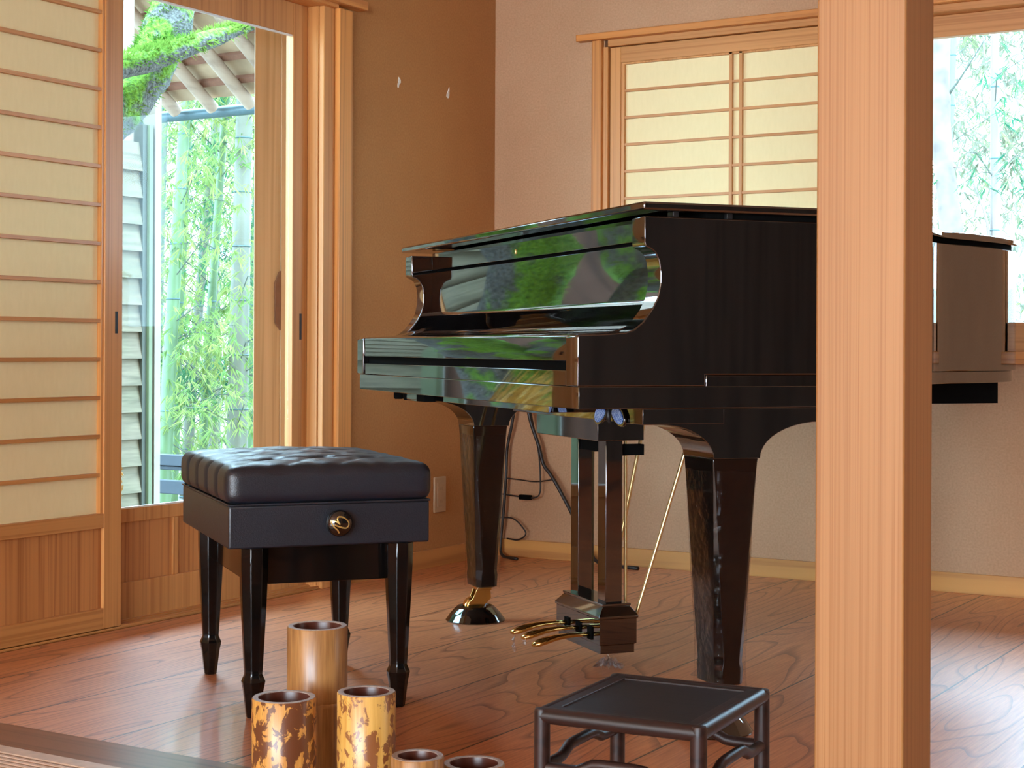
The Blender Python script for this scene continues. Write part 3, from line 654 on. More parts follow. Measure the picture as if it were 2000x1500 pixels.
for i, s in enumerate((0.795, 0.728, 0.662)):
    rg = []; dz = (0.0, -0.001, -0.006)[i]
    for x, hw, zc, ht in ((0.330, 0.008, 0.090, 0.005), (0.29, 0.0085, 0.0915, 0.005), (0.262, 0.010, 0.091, 0.0058), (0.235, 0.0135, 0.088, 0.0070), (0.212, 0.0165, 0.083, 0.0080), (0.195, 0.0155, 0.0785, 0.0080), (0.184, 0.011, 0.076, 0.0062), (0.178, 0.004, 0.075, 0.003)):
        rg.append([(x, s + hw * math.cos(2 * math.pi * k / 16), zc + dz + ht * math.sin(2 * math.pi * k / 16)) for k in range(16)])
    MB().loft(rg).build('pedal', M['brass'], pn, 0, smooth='all')
    MB().box(0.3165, 0.3205, s - 0.011, s + 0.011, 0.080 + dz, 0.103).build('pedal_slot', M['gap'], pn)
for (a, b_) in (((0.425, 0.665, 0.090), (0.585, 0.640, 0.612)), ((0.425, 0.815, 0.090), (0.545, 0.83, 0.612))):
    MB().tube([a, b_], 0.0045, 10).build('lyre_brace', M['brass_pale'], pn, 0, smooth=True)
MB().tube([(0.425, 0.70, 0.10), (0.423, 0.70, 0.590)], 0.0038, 10).build('pedal_rod', M['brass_pale'], pn, 0, smooth=True)
MB().box(0.405, 0.428, 0.655, 0.672, 0.085, 0.125).box(0.405, 0.428, 0.806, 0.822, 0.085, 0.125).split('brace_bracket', M['steel'], pn, 0.001)
# latch hardware under the bass end of the keybed
mb = MB()
for s in (1.265, 1.185):
    mb.lathe([(0.010, 0.600), (0.013, 0.604), (0.013, 0.616), (0.010, 0.620)], (0.05, s, 0), 16)
mb.box(0.042, 0.058, 1.17, 1.28, 0.6125, 0.620).split('latch_knob', M['gap'], pn, 0, smooth=True)
MB().box(0.035, 0.07, 1.06, 1.15, 0.603, 0.620).build('headphone_box', LQ, pn, 0.002)
MB().box(0.030, 0.07, 0.995, 1.055, 0.601, 0.620).build('control_box', M['gap'], pn, 0.002)

# blue winged ornament on the under box
bt = thing('butterfly_ornament', 'small dark butterfly ornament with blue speckled wings below the keyboard end', 'ornament', (0, 0, 0), 0)
bt.matrix_world = pn.matrix_basis @ Matrix.Translation((0.1305, 0.137, 0.6035))
def wing(sg, k, d):
    pts = []
    for j in range(26):
        t = 2 * math.pi * j / 26
        u = 0.033 * k * math.cos(t); v_ = 0.0185 * k * math.sin(t) * (1 + 0.20 * math.cos(t))
        pts.append((sg * (0.040 + u * 0.92 - 0.12 * v_), v_ - 0.18 * u))
    return pts
def blue_mat():
    m, nt, b = new_mat('blue_speckled_shell')
    v = N(nt, 'ShaderNodeTexVoronoi'); v.inputs['Scale'].default_value = 320; L(nt, coords(nt), v.inputs['Vector'])
    L(nt, ramp(nt, v.outputs['Distance'], [(0.25, (0.02, 0.10, 0.50)), (0.7, (0.30, 0.50, 0.95))]), b.inputs['Base Color'])
    b.inputs['Roughness'].default_value = 0.25; b.inputs['Metallic'].default_value = 0.3
    return m
for sg in (1, -1):
    MB().prism(wing(sg, 1.0, 0), -0.006, -0.001, 'x').build('wing_rim', M['cup'], bt, 0.001)
    MB().prism(wing(sg, 0.80, 0), -0.0075, -0.0058, 'x').build('wing', blue_mat(), bt, 0.0005)
MB().tube([(-0.004, 0, -0.016), (-0.006, 0, -0.004), (-0.006, 0, 0.006), (-0.004, 0, 0.014)], [0.002, 0.006, 0.005, 0.003], 12, 4).build('body', M['steel'], bt, 0, smooth=True)

# caster cups
PM = Matrix.Translation((1.615, -2.313, 0)) @ Matrix.Rotation(PR, 4, 'Z')
for (v, s, lab) in ((0.310, WID - 0.0765, 'round black caster cup under the far front piano leg'), (0.310, 0.0665, 'round black caster cup seen through the dark stool'), (1.243, 1.05, 'round black caster cup under the rear piano leg by the pillar')):
    p = PM @ Vector((v, s, 0))
    o = MB().lathe([(0.079, 0.0), (0.080, 0.003), (0.072, 0.014), (0.068, 0.020), (0.066, 0.022), (0.055, 0.034), (0.047, 0.040), (0.044, 0.040), (0.041, 0.034), (0.038, 0.0115), (0.001, 0.0112)], (0, 0, 0), 48).build('caster_cup', M['cup'], smooth=True)
    o.location = (p.x, p.y, 0); o['label'] = lab; o['category'] = 'caster cup'; o['group'] = 'black caster cups under the piano legs'

# ------------------------------------------------------------------ piano bench
bw = PM @ Vector((-0.340, 0.708, 0))
bn = thing('piano_bench', 'black tufted leather piano bench with tapered wooden legs', 'piano bench', (bw.x, bw.y, 0), PR)
hx, hy = 0.205, 0.264
MB().box(-hx, hx, -hy, hy, 0.336, 0.420).build('seat_box', M['leather'], bn, 0.004, seg=3)
# cushion
def cushion():
    nx, ny, nz = 40, 84, 12
    HX, HY, Z0, Z1 = hx + 0.007, hy + 0.007, 0.4195, 0.498
    r = 0.025; cz = (Z0 + Z1) / 2; hz = (Z1 - Z0) / 2
    bm = bmesh.new()
    vs = {}
    def P(i, j, k):
        key = (i, j, k)
        if key in vs: return vs[key]
        p = Vector((-HX + 2 * HX * i / nx, -HY + 2 * HY * j / ny, -hz + 2 * hz * k / nz))
        q = Vector((max(-HX + r, min(HX - r, p.x)), max(-HY + r, min(HY - r, p.y)), max(-hz + r, min(hz - r, p.z))))
        d = p - q
        if d.length > 1e-7: n = d.normalized(); p = q + n * r
        else: n = Vector((0, 0, 1 if p.z > 0 else -1))
        u = p.x / HX; w_ = p.y / HY
        if p.z > 0: p.z += 0.013 * (1 - u * u) * (1 - w_ ** 4) * (p.z / hz)
        side = max(abs(n.x), max(0, n.z))
        nd = 5
        fy = (p.y + HY) / (2 * HY) * nd; dy = (fy - round(fy)) * 2 * HY / nd
        inner = 0 < round(fy) < nd
        endfade = 1 - max(0.0, abs(n.y)) 
        if inner and side > 0.1:
            dep = 0.0095 if abs(n.x) > 0.5 else 0.0055
            p -= n * dep * math.exp(-(dy / 0.010) ** 2) * min(1, (p.z + hz) / 0.02) 
        if n.z > 0.4:
            for a in range(1, nd):
                for bx in ((-0.5, 0.0, 0.5) if a % 2 else (-0.27, 0.27)):
                    cx = bx * HX * 1.0; cy = -HY + 2 * HY * a / nd
                    e = ((p.x - cx) / 0.020) ** 2 + ((p.y - cy) / 0.020) ** 2
                    if e < 9: p.z -= 0.013 * math.exp(-e)
            # diagonal pulls between tufts
            for sg in (1, -1):
                ph = (p.x / (HX * 0.5)) + sg * (fy)
                dd = abs(ph - round(ph))
                p.z -= 0.0030 * math.exp(-(dd / 0.10) ** 2) * (1 - abs(u) ** 4)
        p.z += cz
        vs[key] = bm.verts.new(p); return vs[key]
    for i in range(nx):
        for j in range(ny):
            for k in (0, nz): bm.faces.new((P(i, j, k), P(i + 1, j, k), P(i + 1, j + 1, k), P(i, j + 1, k)))
    for i in range(nx):
        for k in range(nz):
            for j in (0, ny): bm.faces.new((P(i, j, k), P(i + 1, j, k), P(i + 1, j, k + 1), P(i, j, k + 1)))
    for j in range(ny):
        for k in range(nz):
            for i in (0, nx): bm.faces.new((P(i, j, k), P(i, j + 1, k), P(i, j + 1, k + 1), P(i, j, k + 1)))
    bmesh.ops.recalc_face_normals(bm, faces=bm.faces)
    me = bpy.data.meshes.new('cushion'); bm.to_mesh(me); bm.free()
    for p in me.polygons: p.use_smooth = True
    me.materials.append(M['leather']); o = bpy.data.objects.new('cushion', me); COL.objects.link(o); o.parent = bn
    sdv = o.modifiers.new('sub', 'SUBSURF'); sdv.levels = 1; sdv.render_levels = 1
    return o
cushion()
MB().tube([(-hx, -hy, 0.4215), (hx, -hy, 0.4215), (hx, hy, 0.4215), (-hx, hy, 0.4215), (-hx, -hy, 0.4215)], 0.0022, 8).build('piping', M['leather'], bn, 0, smooth=True)
MB().box(-0.150, 0.150, -0.215, 0.215, 0.258, 0.337).build('apron', M['benchwood'], bn, 0.002)
for x in (-0.150, 0.148):
    for y in (-0.238, 0.218):
        MB().lathe([(0.0295, 0.336), (0.0290, 0.29), (0.026, 0.22), (0.0195, 0.098), (0.0185, 0.086), (0.0245, 0.072), (0.0235, 0.066), (0.021, 0.055), (0.0145, 0.003), (0.013, 0.0)], (x, y, 0), 8, math.pi / 8).build('leg', M['benchwood'], bn, 0.0015)
kx, kz = 0.012, 0.382
kn = MB()
rings = []
for yy, rr in ((0.0, 0.012), (-0.010, 0.012), (-0.012, 0.026), (-0.020, 0.0265), (-0.027, 0.022), (-0.031, 0.012), (-0.032, 0.002)):
    rings.append([(kx + rr * math.cos(2 * math.pi * k / 32), -hy + yy, kz + rr * math.sin(2 * math.pi * k / 32)) for k in range(32)])
ko = kn.loft(rings).build('knob', M['cup'], bn, 0, smooth=True, label='glossy black adjusting knob with gold swirl emblem')
e = [(780, 1270), (700, 1130), (560, 1000), (450, 850), (440, 740), (560, 740), (700, 790), (790, 870), (730, 770), (690, 650), (740, 560), (860, 550), (1000, 600), (1150, 720), (1220, 850), (1190, 980), (1090, 1050), (950, 1040), (820, 1000), (650, 940), (580, 890)]
ep = []
for (a, b_) in e:
    u = (a - 860) / 21.4 * 0.00105 * 0.90; v_ = -(b_ - 860) / 21.4 * 0.00105 * 0.90
    rr = math.hypot(u, v_)
    ep.append((kx + u, -hy - 0.0325 + 0.0085 * min(1, (rr / 0.024)) ** 2, kz + v_))
MB().tube(ep, 0.0017, 6, 5).build('emblem', M['gold'], ko, 0, smooth=True, label='gold swirl emblem')

# ------------------------------------------------------------------ bamboo vases
def vase(name, x, y, h, r, mat, label, node=None, split=None):
    t = thing(name, label, 'bamboo vase', (x, y, 0), 0, 'cut bamboo vases on the floor in front')
    pr = [(r * 0.99, 0.0), (r, 0.003)]
    if node: pr += [(r, node - 0.008), (r * 1.012, node - 0.002), (r * 0.985, node), (r * 1.008, node + 0.003), (r, node + 0.01)]
    pr += [(r, h - 0.0015), (r - 0.0012, h)]
    MB().lathe(pr, (0, 0, 0), 64).build('vase_body', mat, t, 0, smooth=True)
    MB().lathe([(r - 0.0012, h - 0.0004), (r - 0.0016, h + 0.0007), (r - 0.0095, h + 0.0007), (r - 0.0102, h - 0.0004)], (0, 0, 0), 64, cap=False).build('cut_rim', M['bam_rim'], t, 0, smooth=True)
    MB().lathe([(r - 0.0096, h + 0.0004), (r - 0.0104, h - 0.002), (r - 0.011, 0.012 if h < 0.15 else h - 0.13), (0.001, 0.010 if h < 0.15 else h - 0.134)], (0, 0, 0), 64, cap=False).build('inside', M['bam_in'], t, 0, smooth=True)
    return t
def open_top(t, h, r):   # the body's cap must not close the mouth
    o = [c for c in t.children if c.name.startswith('vase_body')][0]
    bm = bmesh.new(); bm.from_mesh(o.data)
    fs = [f for f in bm.faces if len(f.verts) > 8 and f.calc_center_median().z > h * 0.9]
    bmesh.ops.delete(bm, geom=fs, context='FACES_ONLY'); bm.to_mesh(o.data); bm.free()
for args in (('bamboo_vase', 1.360, -2.742, 0.267, 0.0500, M['bam_plain'], 'tallest plain tan bamboo vase, at the back of the group', 0.145),
             ('bamboo_vase', 1.434, -2.919, 0.189, 0.0497, M['bam_mott1'], 'stout bamboo vase with dark brown blotches, left of the group', None),
             ('bamboo_vase', 1.537, -2.845, 0.196, 0.0455, M['bam_mott2'], 'yellowish mottled bamboo vase right of the tallest one', None),
             ('bamboo_vase', 1.642, -2.857, 0.113, 0.0403, M['bam_plain'], 'short brown bamboo cup just right of the mottled vases', None),
             ('bamboo_vase', 1.690, -2.773, 0.090, 0.0475, M['bam_plain'], 'lowest bamboo cup, furthest right at the bottom edge', None)):
    t = vase(*args); open_top(t, args[3], args[4])

# ------------------------------------------------------------------ dark stool
st = thing('wooden_stool', 'low dark rosewood stool with round legs and inset square top', 'stool', (2.0522, -2.8800, 0), math.radians(4.2))
A, B_, ST = 0.1105, 0.127, 0.253
mb = MB()
def rr_bar(mb, p, q, r, seg=14): mb.tube([p, q], r, seg)
c4 = [(-A, -B_), (A, -B_), (A, B_), (-A, B_)]
for i in range(4):
    p, q = c4[i], c4[(i + 1) % 4]
    rr_bar(mb, (p[0], p[1], ST - 0.011), (q[0], q[1], ST - 0.011), 0.0108)
for p in c4: mb.lathe([(0.0108, -0.0), (0.0108, 0.011), (0.0095, 0.0145), (0.003, 0.016)], (p[0], p[1], ST - 0.0165), 14)
mb.build('top_frame', M['stool'], st, 0, smooth=True)
mb = MB()
F_ = 0.0185
mb.loft([ring_b(-A, A, -B_, B_, ST - 0.016), ring_b(-A, A, -B_, B_, ST - 0.0015), ring_b(-A + F_, A - F_, -B_ + F_, B_ - F_, ST - 0.0015), ring_b(-A + F_, A - F_, -B_ + F_, B_ - F_, ST - 0.006)])
mb.build('top_border', M['stool'], st, 0.0012)
MB().box(-A + F_ - 0.001, A - F_ + 0.001, -B_ + F_ - 0.001, B_ - F_ + 0.001, ST - 0.012, ST - 0.0045).build('top_panel', M['stool_panel'], st, 0.0006)
for p in c4:
    MB().lathe([(0.0108, 0.0), (0.0112, 0.003), (0.0108, ST - 0.012)], (p[0], p[1], 0), 16).build('leg', M['stool'], st, 0, smooth=True)
zl, zh = ST - 0.080, ST - 0.068
for i in range(4):
    p, q = Vector((*c4[i], 0)), Vector((*c4[(i + 1) % 4], 0)); d = (q - p)
    pts = [p + d * t + Vector((0, 0, z)) for t, z in ((0.0, zl), (0.18, zl), (0.24, zl + 0.001), (0.34, zh - 0.001), (0.40, zh), (0.60, zh), (0.66, zh - 0.001), (0.76, zl + 0.001), (0.82, zl), (1.0, zl))]
    MB().tube(pts, 0.0078, 12).build('stretcher', M['stool'], st, 0, smooth=True)

# ------------------------------------------------------------------ cables by the back wall
def cable(name, pts, r, label, cat='cable', sm=6):
    o = MB().tube(pts, r, 8, sm).build(name, M['rubber'], smooth='all'); o['label'] = label; o['category'] = cat; o['group'] = 'black cables hanging behind the piano legs'
    return o
cable('power_cable', [(0.16, -0.05, 0.60), (0.175, -0.045, 0.49), (0.208, -0.04, 0.395), (0.225, -0.035, 0.33), (0.262, -0.035, 0.285), (0.33, -0.03, 0.175), (0.40, -0.03, 0.05), (0.46, -0.05, 0.006), (0.62, -0.09, 0.006)], 0.0065, 'thick black cable sagging behind the piano lyre')
cable('power_cable', [(0.115, -0.04, 0.58), (0.10, -0.035, 0.48), (0.075, -0.03, 0.38), (0.07, -0.03, 0.27), (0.06, -0.03, 0.15), (0.05, -0.03, 0.05), (0.07, -0.05, 0.006), (0.16, -0.10, 0.006)], 0.0055, 'thin black cable hanging straight behind the far piano leg')
cable('adapter_cable', [(0.155, -0.045, 0.60), (0.180, -0.04, 0.49), (0.205, -0.035, 0.37), (0.210, -0.03, 0.27), (0.206, -0.03, 0.225), (0.185, -0.03, 0.212), (0.168, -0.03, 0.211)], 0.0028, 'thin black wire curving down to the inline switch')
o = MB().box(-0.024, 0.024, -0.008, 0.008, -0.0085, 0.0085).build('inline_switch', M['gap'], bevel=0.003); o.location = (0.150, -0.030, 0.212)
o['label'] = 'small black inline box on the wire behind the piano'; o['category'] = 'inline switch'
cable('adapter_cable', [(0.126, -0.03, 0.213), (0.09, -0.03, 0.216), (0.04, -0.03, 0.22)], 0.0028, 'short black wire running left from the inline box')
cable('adapter_cable', [(0.07, -0.03, 0.275), (0.12, -0.026, 0.272), (0.19, -0.028, 0.268), (0.262, -0.036, 0.279)], 0.0022, 'thin black tie stretched level between the hanging cables', sm=4)
cable('adapter_cable', [(0.03, -0.03, 0.135), (0.10, -0.03, 0.135), (0.145, -0.03, 0.10), (0.15, -0.03, 0.08), (0.12, -0.03, 0.062), (0.075, -0.03, 0.064)], 0.0028, 'black wire looping just above the baseboard')

# ------------------------------------------------------------------ plastic scraps
def scrap(name, loc, sx, sy, sz, seed, label):
    rnd = random.Random(seed); mb = MB(); nx, ny = 12, 7; vs = []
    for i in range(nx + 1):
        for j in range(ny + 1):
            x = (i / nx - 0.5) * sx; y = (j / ny - 0.5) * sy * (0.6 + 0.4 * math.sin(math.pi * i / nx))
            vs.append((x + rnd.uniform(-.1, .1) * sx / nx, y, max(0.0008, sz * rnd.random() * math.sin(math.pi * i / nx) * 1.1)))
    fs = [(i * (ny + 1) + j, (i + 1) * (ny + 1) + j, (i + 1) * (ny + 1) + j + 1, i * (ny + 1) + j + 1) for i in range(nx) for j in range(ny)]
    o = mb.add(vs, fs).build(name, M['scrap']); o.location = loc; o['label'] = label; o['category'] = 'plastic wrap'
    sdm = o.modifiers.new('solid', 'SOLIDIFY'); sdm.thickness = 0.0004
    return o
M['scrap'] = clear_mat('crumpled_clear_plastic', (0.93, 0.93, 0.94), 0.10, 0.16, 120)
o = scrap('plastic_scrap', (1.300, -1.590, 0.0008), 0.070, 0.060, 0.026, 3, 'crumpled clear plastic on the floor behind the dark stool')
o.rotation_euler = (0, 0, math.radians(20))
for i, (s, lab) in enumerate(((0.795, 'clear plastic tatter hanging from the farthest pedal'), (0.728, 'clear plastic tatter hanging from the middle pedal'))):
    p = PM @ Vector((0.186, s, 0.0))
    rnd = random.Random(i + 5); vs = []; fs = []
    n = 6
    for k in range(n + 1):
        z = 0.070 - (0.040, 0.014)[i] * k / n
        for wv in (-1, 0, 1): vs.append((rnd.uniform(-.004, .004), wv * (0.007 + rnd.uniform(0, .002)), z))
    for k in range(n):
        for c in (0, 1): fs.append((k * 3 + c, k * 3 + c + 1, k * 3 + c + 4, k * 3 + c + 3))
    o = MB().add(vs, fs).build('plastic_tatter', M['scrap']); o.location = (p.x, p.y, 0); o.rotation_euler = (0, 0, PR)
    o['label'] = lab; o['category'] = 'plastic wrap'
    sdm = o.modifiers.new('solid', 'SOLIDIFY'); sdm.thickness = 0.0004

# ================================================================== outdoors
gp = []
GN = 30
vs = []; fs = []
for i in range(GN + 1):
    for j in range(GN + 1):
        x = -14 + 26 * i / GN; y = -6 + 26 * j / GN
        d = max(0, y - 6, -x - 5)
        vs.append((x, y, -0.46 + 0.09 * d ** 1.2 + 0.05 * mnoise.noise(Vector((x, y, 0)))))
for i in range(GN):
    for j in range(GN):
        a = i * (GN + 1) + j; fs.append((a, a + GN + 1, a + GN + 2, a + 1))
gr = MB().add(vs, fs).build('ground', M['ground'], smooth='all'); gr['kind'] = 'structure'; gr['label'] = 'pale garden ground sloping up beyond the house'; gr['category'] = 'ground'
# clapboard outbuilding
cb = thing('clapboard_wall', 'silvery clapboard garden wall seen at the left edge of the glass', 'clapboard wall', (-2.4, 0, -0.45))
mb = MB(); p = 0.125; z = 0.0
while z < 2.05:
    mb.prism([(0, z)] and [(-0.02, z), (0.030, z), (0.004, z + p + 0.012), (-0.02, z + p + 0.012)], -0.56, 0.700, 'y'); z += p
mb.build('boards', M['clap'], cb)
MB().box(-0.06, 0.030, 0.700, 0.728, 0, 2.22).build('corner_board', M['grey_post'], cb, 0.002)
MB().box(-0.05, 0.045, 0.728, 0.752, 0, 2.22).build('green_strip', M['green_post'], cb, 0.002)
MB().box(-0.05, 0.030, 0.752, 0.768, 0, 2.22).build('dark_strip', M['grey_post'], cb, 0.002)
MB().box(-0.04, 0.040, 0.771, 0.812, 0, 2.40).build('white_post', M['white_post'], cb, 0.002)
MB().box(-0.05, 0.040, -0.635, -0.560, 0, 2.3).build('end_post', M['green_post'], cb, 0.002, label='pale green end post')
MB().box(-0.20, -0.03, -0.55, 0.70, 2.05, 3.4).build('upper_wall', M['pink_plaster'], cb)
bb = thing('board_fence', 'red brown board wall left of the clapboards, mirrored in the piano', 'board wall', (-2.44, -0.64, -0.45))
MB().box(-0.03, 0.0, -3.2, 0, 0, 2.6).build('boards', M['brown_boards'], bb)
# eave
ev = thing('eave_roof', 'wooden eave with round rafters and battens over the garden passage', 'roof eave', (0, 1.6, 1.985))
SL = math.atan(0.66)
def onroof(x, d, off): return (x, -d * math.cos(SL) + off * math.sin(SL) * -1 * -1, d * math.sin(SL) + off * math.cos(SL))
for k in range(-2, 5):
    x = -2.999 + 0.257 * k
    MB().tube([onroof(x, 0.0, 0), onroof(x, 0.6, 0), onroof(x, 1.25, 0)], [0.034, 0.034, 0.034], 14).build('rafter', M['rafter'], ev, 0.004, smooth=True)
mb = MB()
a0, a1 = onroof(-3.7, 0.02, 0.058), onroof(-3.7, 1.28, 0.058); b0, b1 = onroof(-1.72, 0.02, 0.058), onroof(-1.72, 1.28, 0.058)
up = Vector(onroof(0, 0, 0.03)) 
mb.loft([[a0, b0, b1, a1], [tuple(Vector(q) + up) for q in (a0, b0, b1, a1)]]).build('roof_boards', M['soffit'], ev)
for k in range(7):
    d = 0.13 + 0.165 * k
    q = [onroof(-3.7, d, 0.034), onroof(-1.72, d, 0.034), onroof(-1.72, d + 0.035, 0.034), onroof(-3.7, d + 0.035, 0.034)]
    u2 = Vector(onroof(0, 0, 0.026))
    MB().loft([q, [tuple(Vector(a) + u2) for a in q]]).build('batten', M['batten'], ev)
MB().tube([(-3.7, 0.075, -0.005), (-1.72, 0.075, -0.005)], 0.030, 14).build('gutter', M['gutter'], ev, 0, smooth=True)
MB().box(-3.66, -3.60, -1.3, -1.24, -2.44, 0.75).box(-3.66, -3.60, 0.0, 0.06, -2.44, -0.02).split('eave_post', M['grey_post'], ev)

# garden rail
rl = thing('garden_railing', 'dark two rail garden railing beyond the glass door', 'railing', (-3.3, 2.0, 0))
MB().box(-0.9, 0.75, -0.02, 0.03, 0.055, 0.118).build('top_rail', M['rail'], rl, 0.004)
MB().box(-0.9, 0.75, 0.0, 0.03, 0.030, 0.052).build('middle_rail', M['rail'], rl, 0.004)
MB().box(-0.9, 0.75, -0.02, 0.03, -0.105, -0.028).build('lower_rail', M['rail'], rl, 0.004)
MB().box(-0.62, -0.56, -0.015, 0.028, -0.50, 0.056).box(0.60, 0.66, -0.015, 0.028, -0.50, 0.056).split('post', M['rail'], rl, 0.003)

# mossy tree
tr = thing('mossy_tree', 'old leaning tree trunk covered in moss outside the glass door', 'tree', (-1.65, -1.5, -0.46))
def tt(pts): return [(p[0] + 0.0, p[1] + 1.5, p[2] + 0.46) for p in pts]
def rough_tube(pts, rs, name, parent, amp=0.14, seg=22, sm=7, mat='bark'):
    P, R_ = spline([Vector(p) for p in pts], rs, sm); mb = MB(); mb.tube(P, R_, seg)
    vs = []
    for i, v in enumerate(mb.v):
        v = Vector(v)
        if i // seg < len(P):
            c = P[min(i // seg, len(P) - 1)]; d = v - c
            v = c + d * (1 + amp * 2 * mnoise.noise(v * 5) + amp * mnoise.noise(v * 14))
        vs.append(tuple(v))
    mb.v = vs
    return mb.build(name, M[mat], parent, 0, smooth='all'), P, R_
main = tt([(0, -1.60, -0.5), (0, -1.52, 0.0), (0.02, -1.36, 0.42), (0.02, -1.13, 0.83), (0.03, -0.83, 1.235), (0.03, -0.43, 1.53), (0.04, -0.17, 1.73), (0.04, -0.01, 1.93), (0.04, 0.08, 2.15), (0.02, 0.2, 2.6)])
_, P1, R1 = rough_tube(main, [0.34, 0.29, 0.26, 0.20, 0.145, 0.12, 0.10, 0.09, 0.085, 0.07], 'trunk', tr)
limb = tt([(0, -1.42, 0.35), (-0.03, -1.42, 0.8), (0, -1.43, 1.3), (0.05, -1.5, 2.0), (0.1, -1.6, 2.8)])
_, P2, R2 = rough_tube(limb, [0.24, 0.23, 0.20, 0.18, 0.15], 'limb', tr)
br = tt([(0.12, -1.40, 1.30), (0.20, -1.0, 1.56), (0.20, -0.6, 1.72), (0.20, -0.21, 1.852), (0.2, 0.1, 1.975), (0.2, 0.36, 2.075), (0.2, 0.50, 2.115)])
_, P3, R3 = rough_tube(br, [0.075, 0.062, 0.052, 0.045, 0.037, 0.024, 0.008], 'branch', tr, amp=0.10)
# moss tufts
vs = []; fs = []; rnd = random.Random(11)
for (P, R_, cnt) in ((P1, R1, 7000), (P2, R2, 5200), (P3, R3, 3800)):
    for _ in range(cnt):
        i = rnd.randrange(len(P) - 1); t = rnd.random(); c = P[i].lerp(P[i + 1], t); r = R_[i] * (1 - t) + R_[i + 1] * t
        d = (P[i + 1] - P[i]).normalized(); a = rnd.gauss(0, 1.0)
        up = (Vector((0.35, 0.1, 1)) - d * d.dot(Vector((0.35, 0.1, 1)))).normalized(); sdv = d.cross(up)
        if mnoise.noise((c + up * r) * 4 + Vector((a, 0, 0))) < -0.12: continue
        n = up * math.cos(a) + sdv * math.sin(a); b0 = c + n * r * 0.96
        l = rnd.uniform(0.012, 0.034); dr = (n + Vector((rnd.uniform(-.6, .6), rnd.uniform(-.6, .6), rnd.uniform(-.5, .3)))).normalized()
        sv = dr.cross(Vector((rnd.random() - .5, rnd.random() - .5, rnd.random() - .5))).normalized() * rnd.uniform(0.002, 0.005)
        k = len(vs); vs += [tuple(b0 - sv), tuple(b0 + sv), tuple(b0 + dr * l)]; fs.append((k, k + 1, k + 2))
MB().add(vs, fs).build('moss', M['moss'], tr, kind='stuff')

# straw heap mirrored in the key rail
vs = []; fs = []; rnd = random.Random(3)
for _ in range(1500):
    a = rnd.uniform(-0.9, 1.2); l = rnd.uniform(0.25, 0.6); c = Vector((rnd.uniform(-.12, .12), rnd.uniform(-.03, .03), 0.72 + rnd.uniform(0, .10)))
    d = Vector((rnd.uniform(-.5, .3), -math.cos(a), math.sin(a) * 0.75 - 0.1)).normalized()
    d.y = -abs(d.y); e_ = c + d * l; e_.z = max(0.01, e_.z - 0.25 * l * l); m_ = c + d * l * 0.5
    s_ = Vector((0, rnd.uniform(-1, 1), rnd.uniform(-1, 1))).normalized() * 0.005
    k = len(vs); vs += [tuple(c - s_), tuple(c + s_), tuple(m_ + s_), tuple(m_ - s_), tuple(e_)]; fs += [(k, k + 1, k + 2, k + 3), (k + 3, k + 2, k + 4)]
o = MB().add(vs, fs).build('straw_heap', M['straw']); o.location = (-0.62, -1.33, -0.45); o['label'] = 'golden dry straw heap outside the door, mirrored in the piano'; o['category'] = 'straw'; o['kind'] = 'stuff'

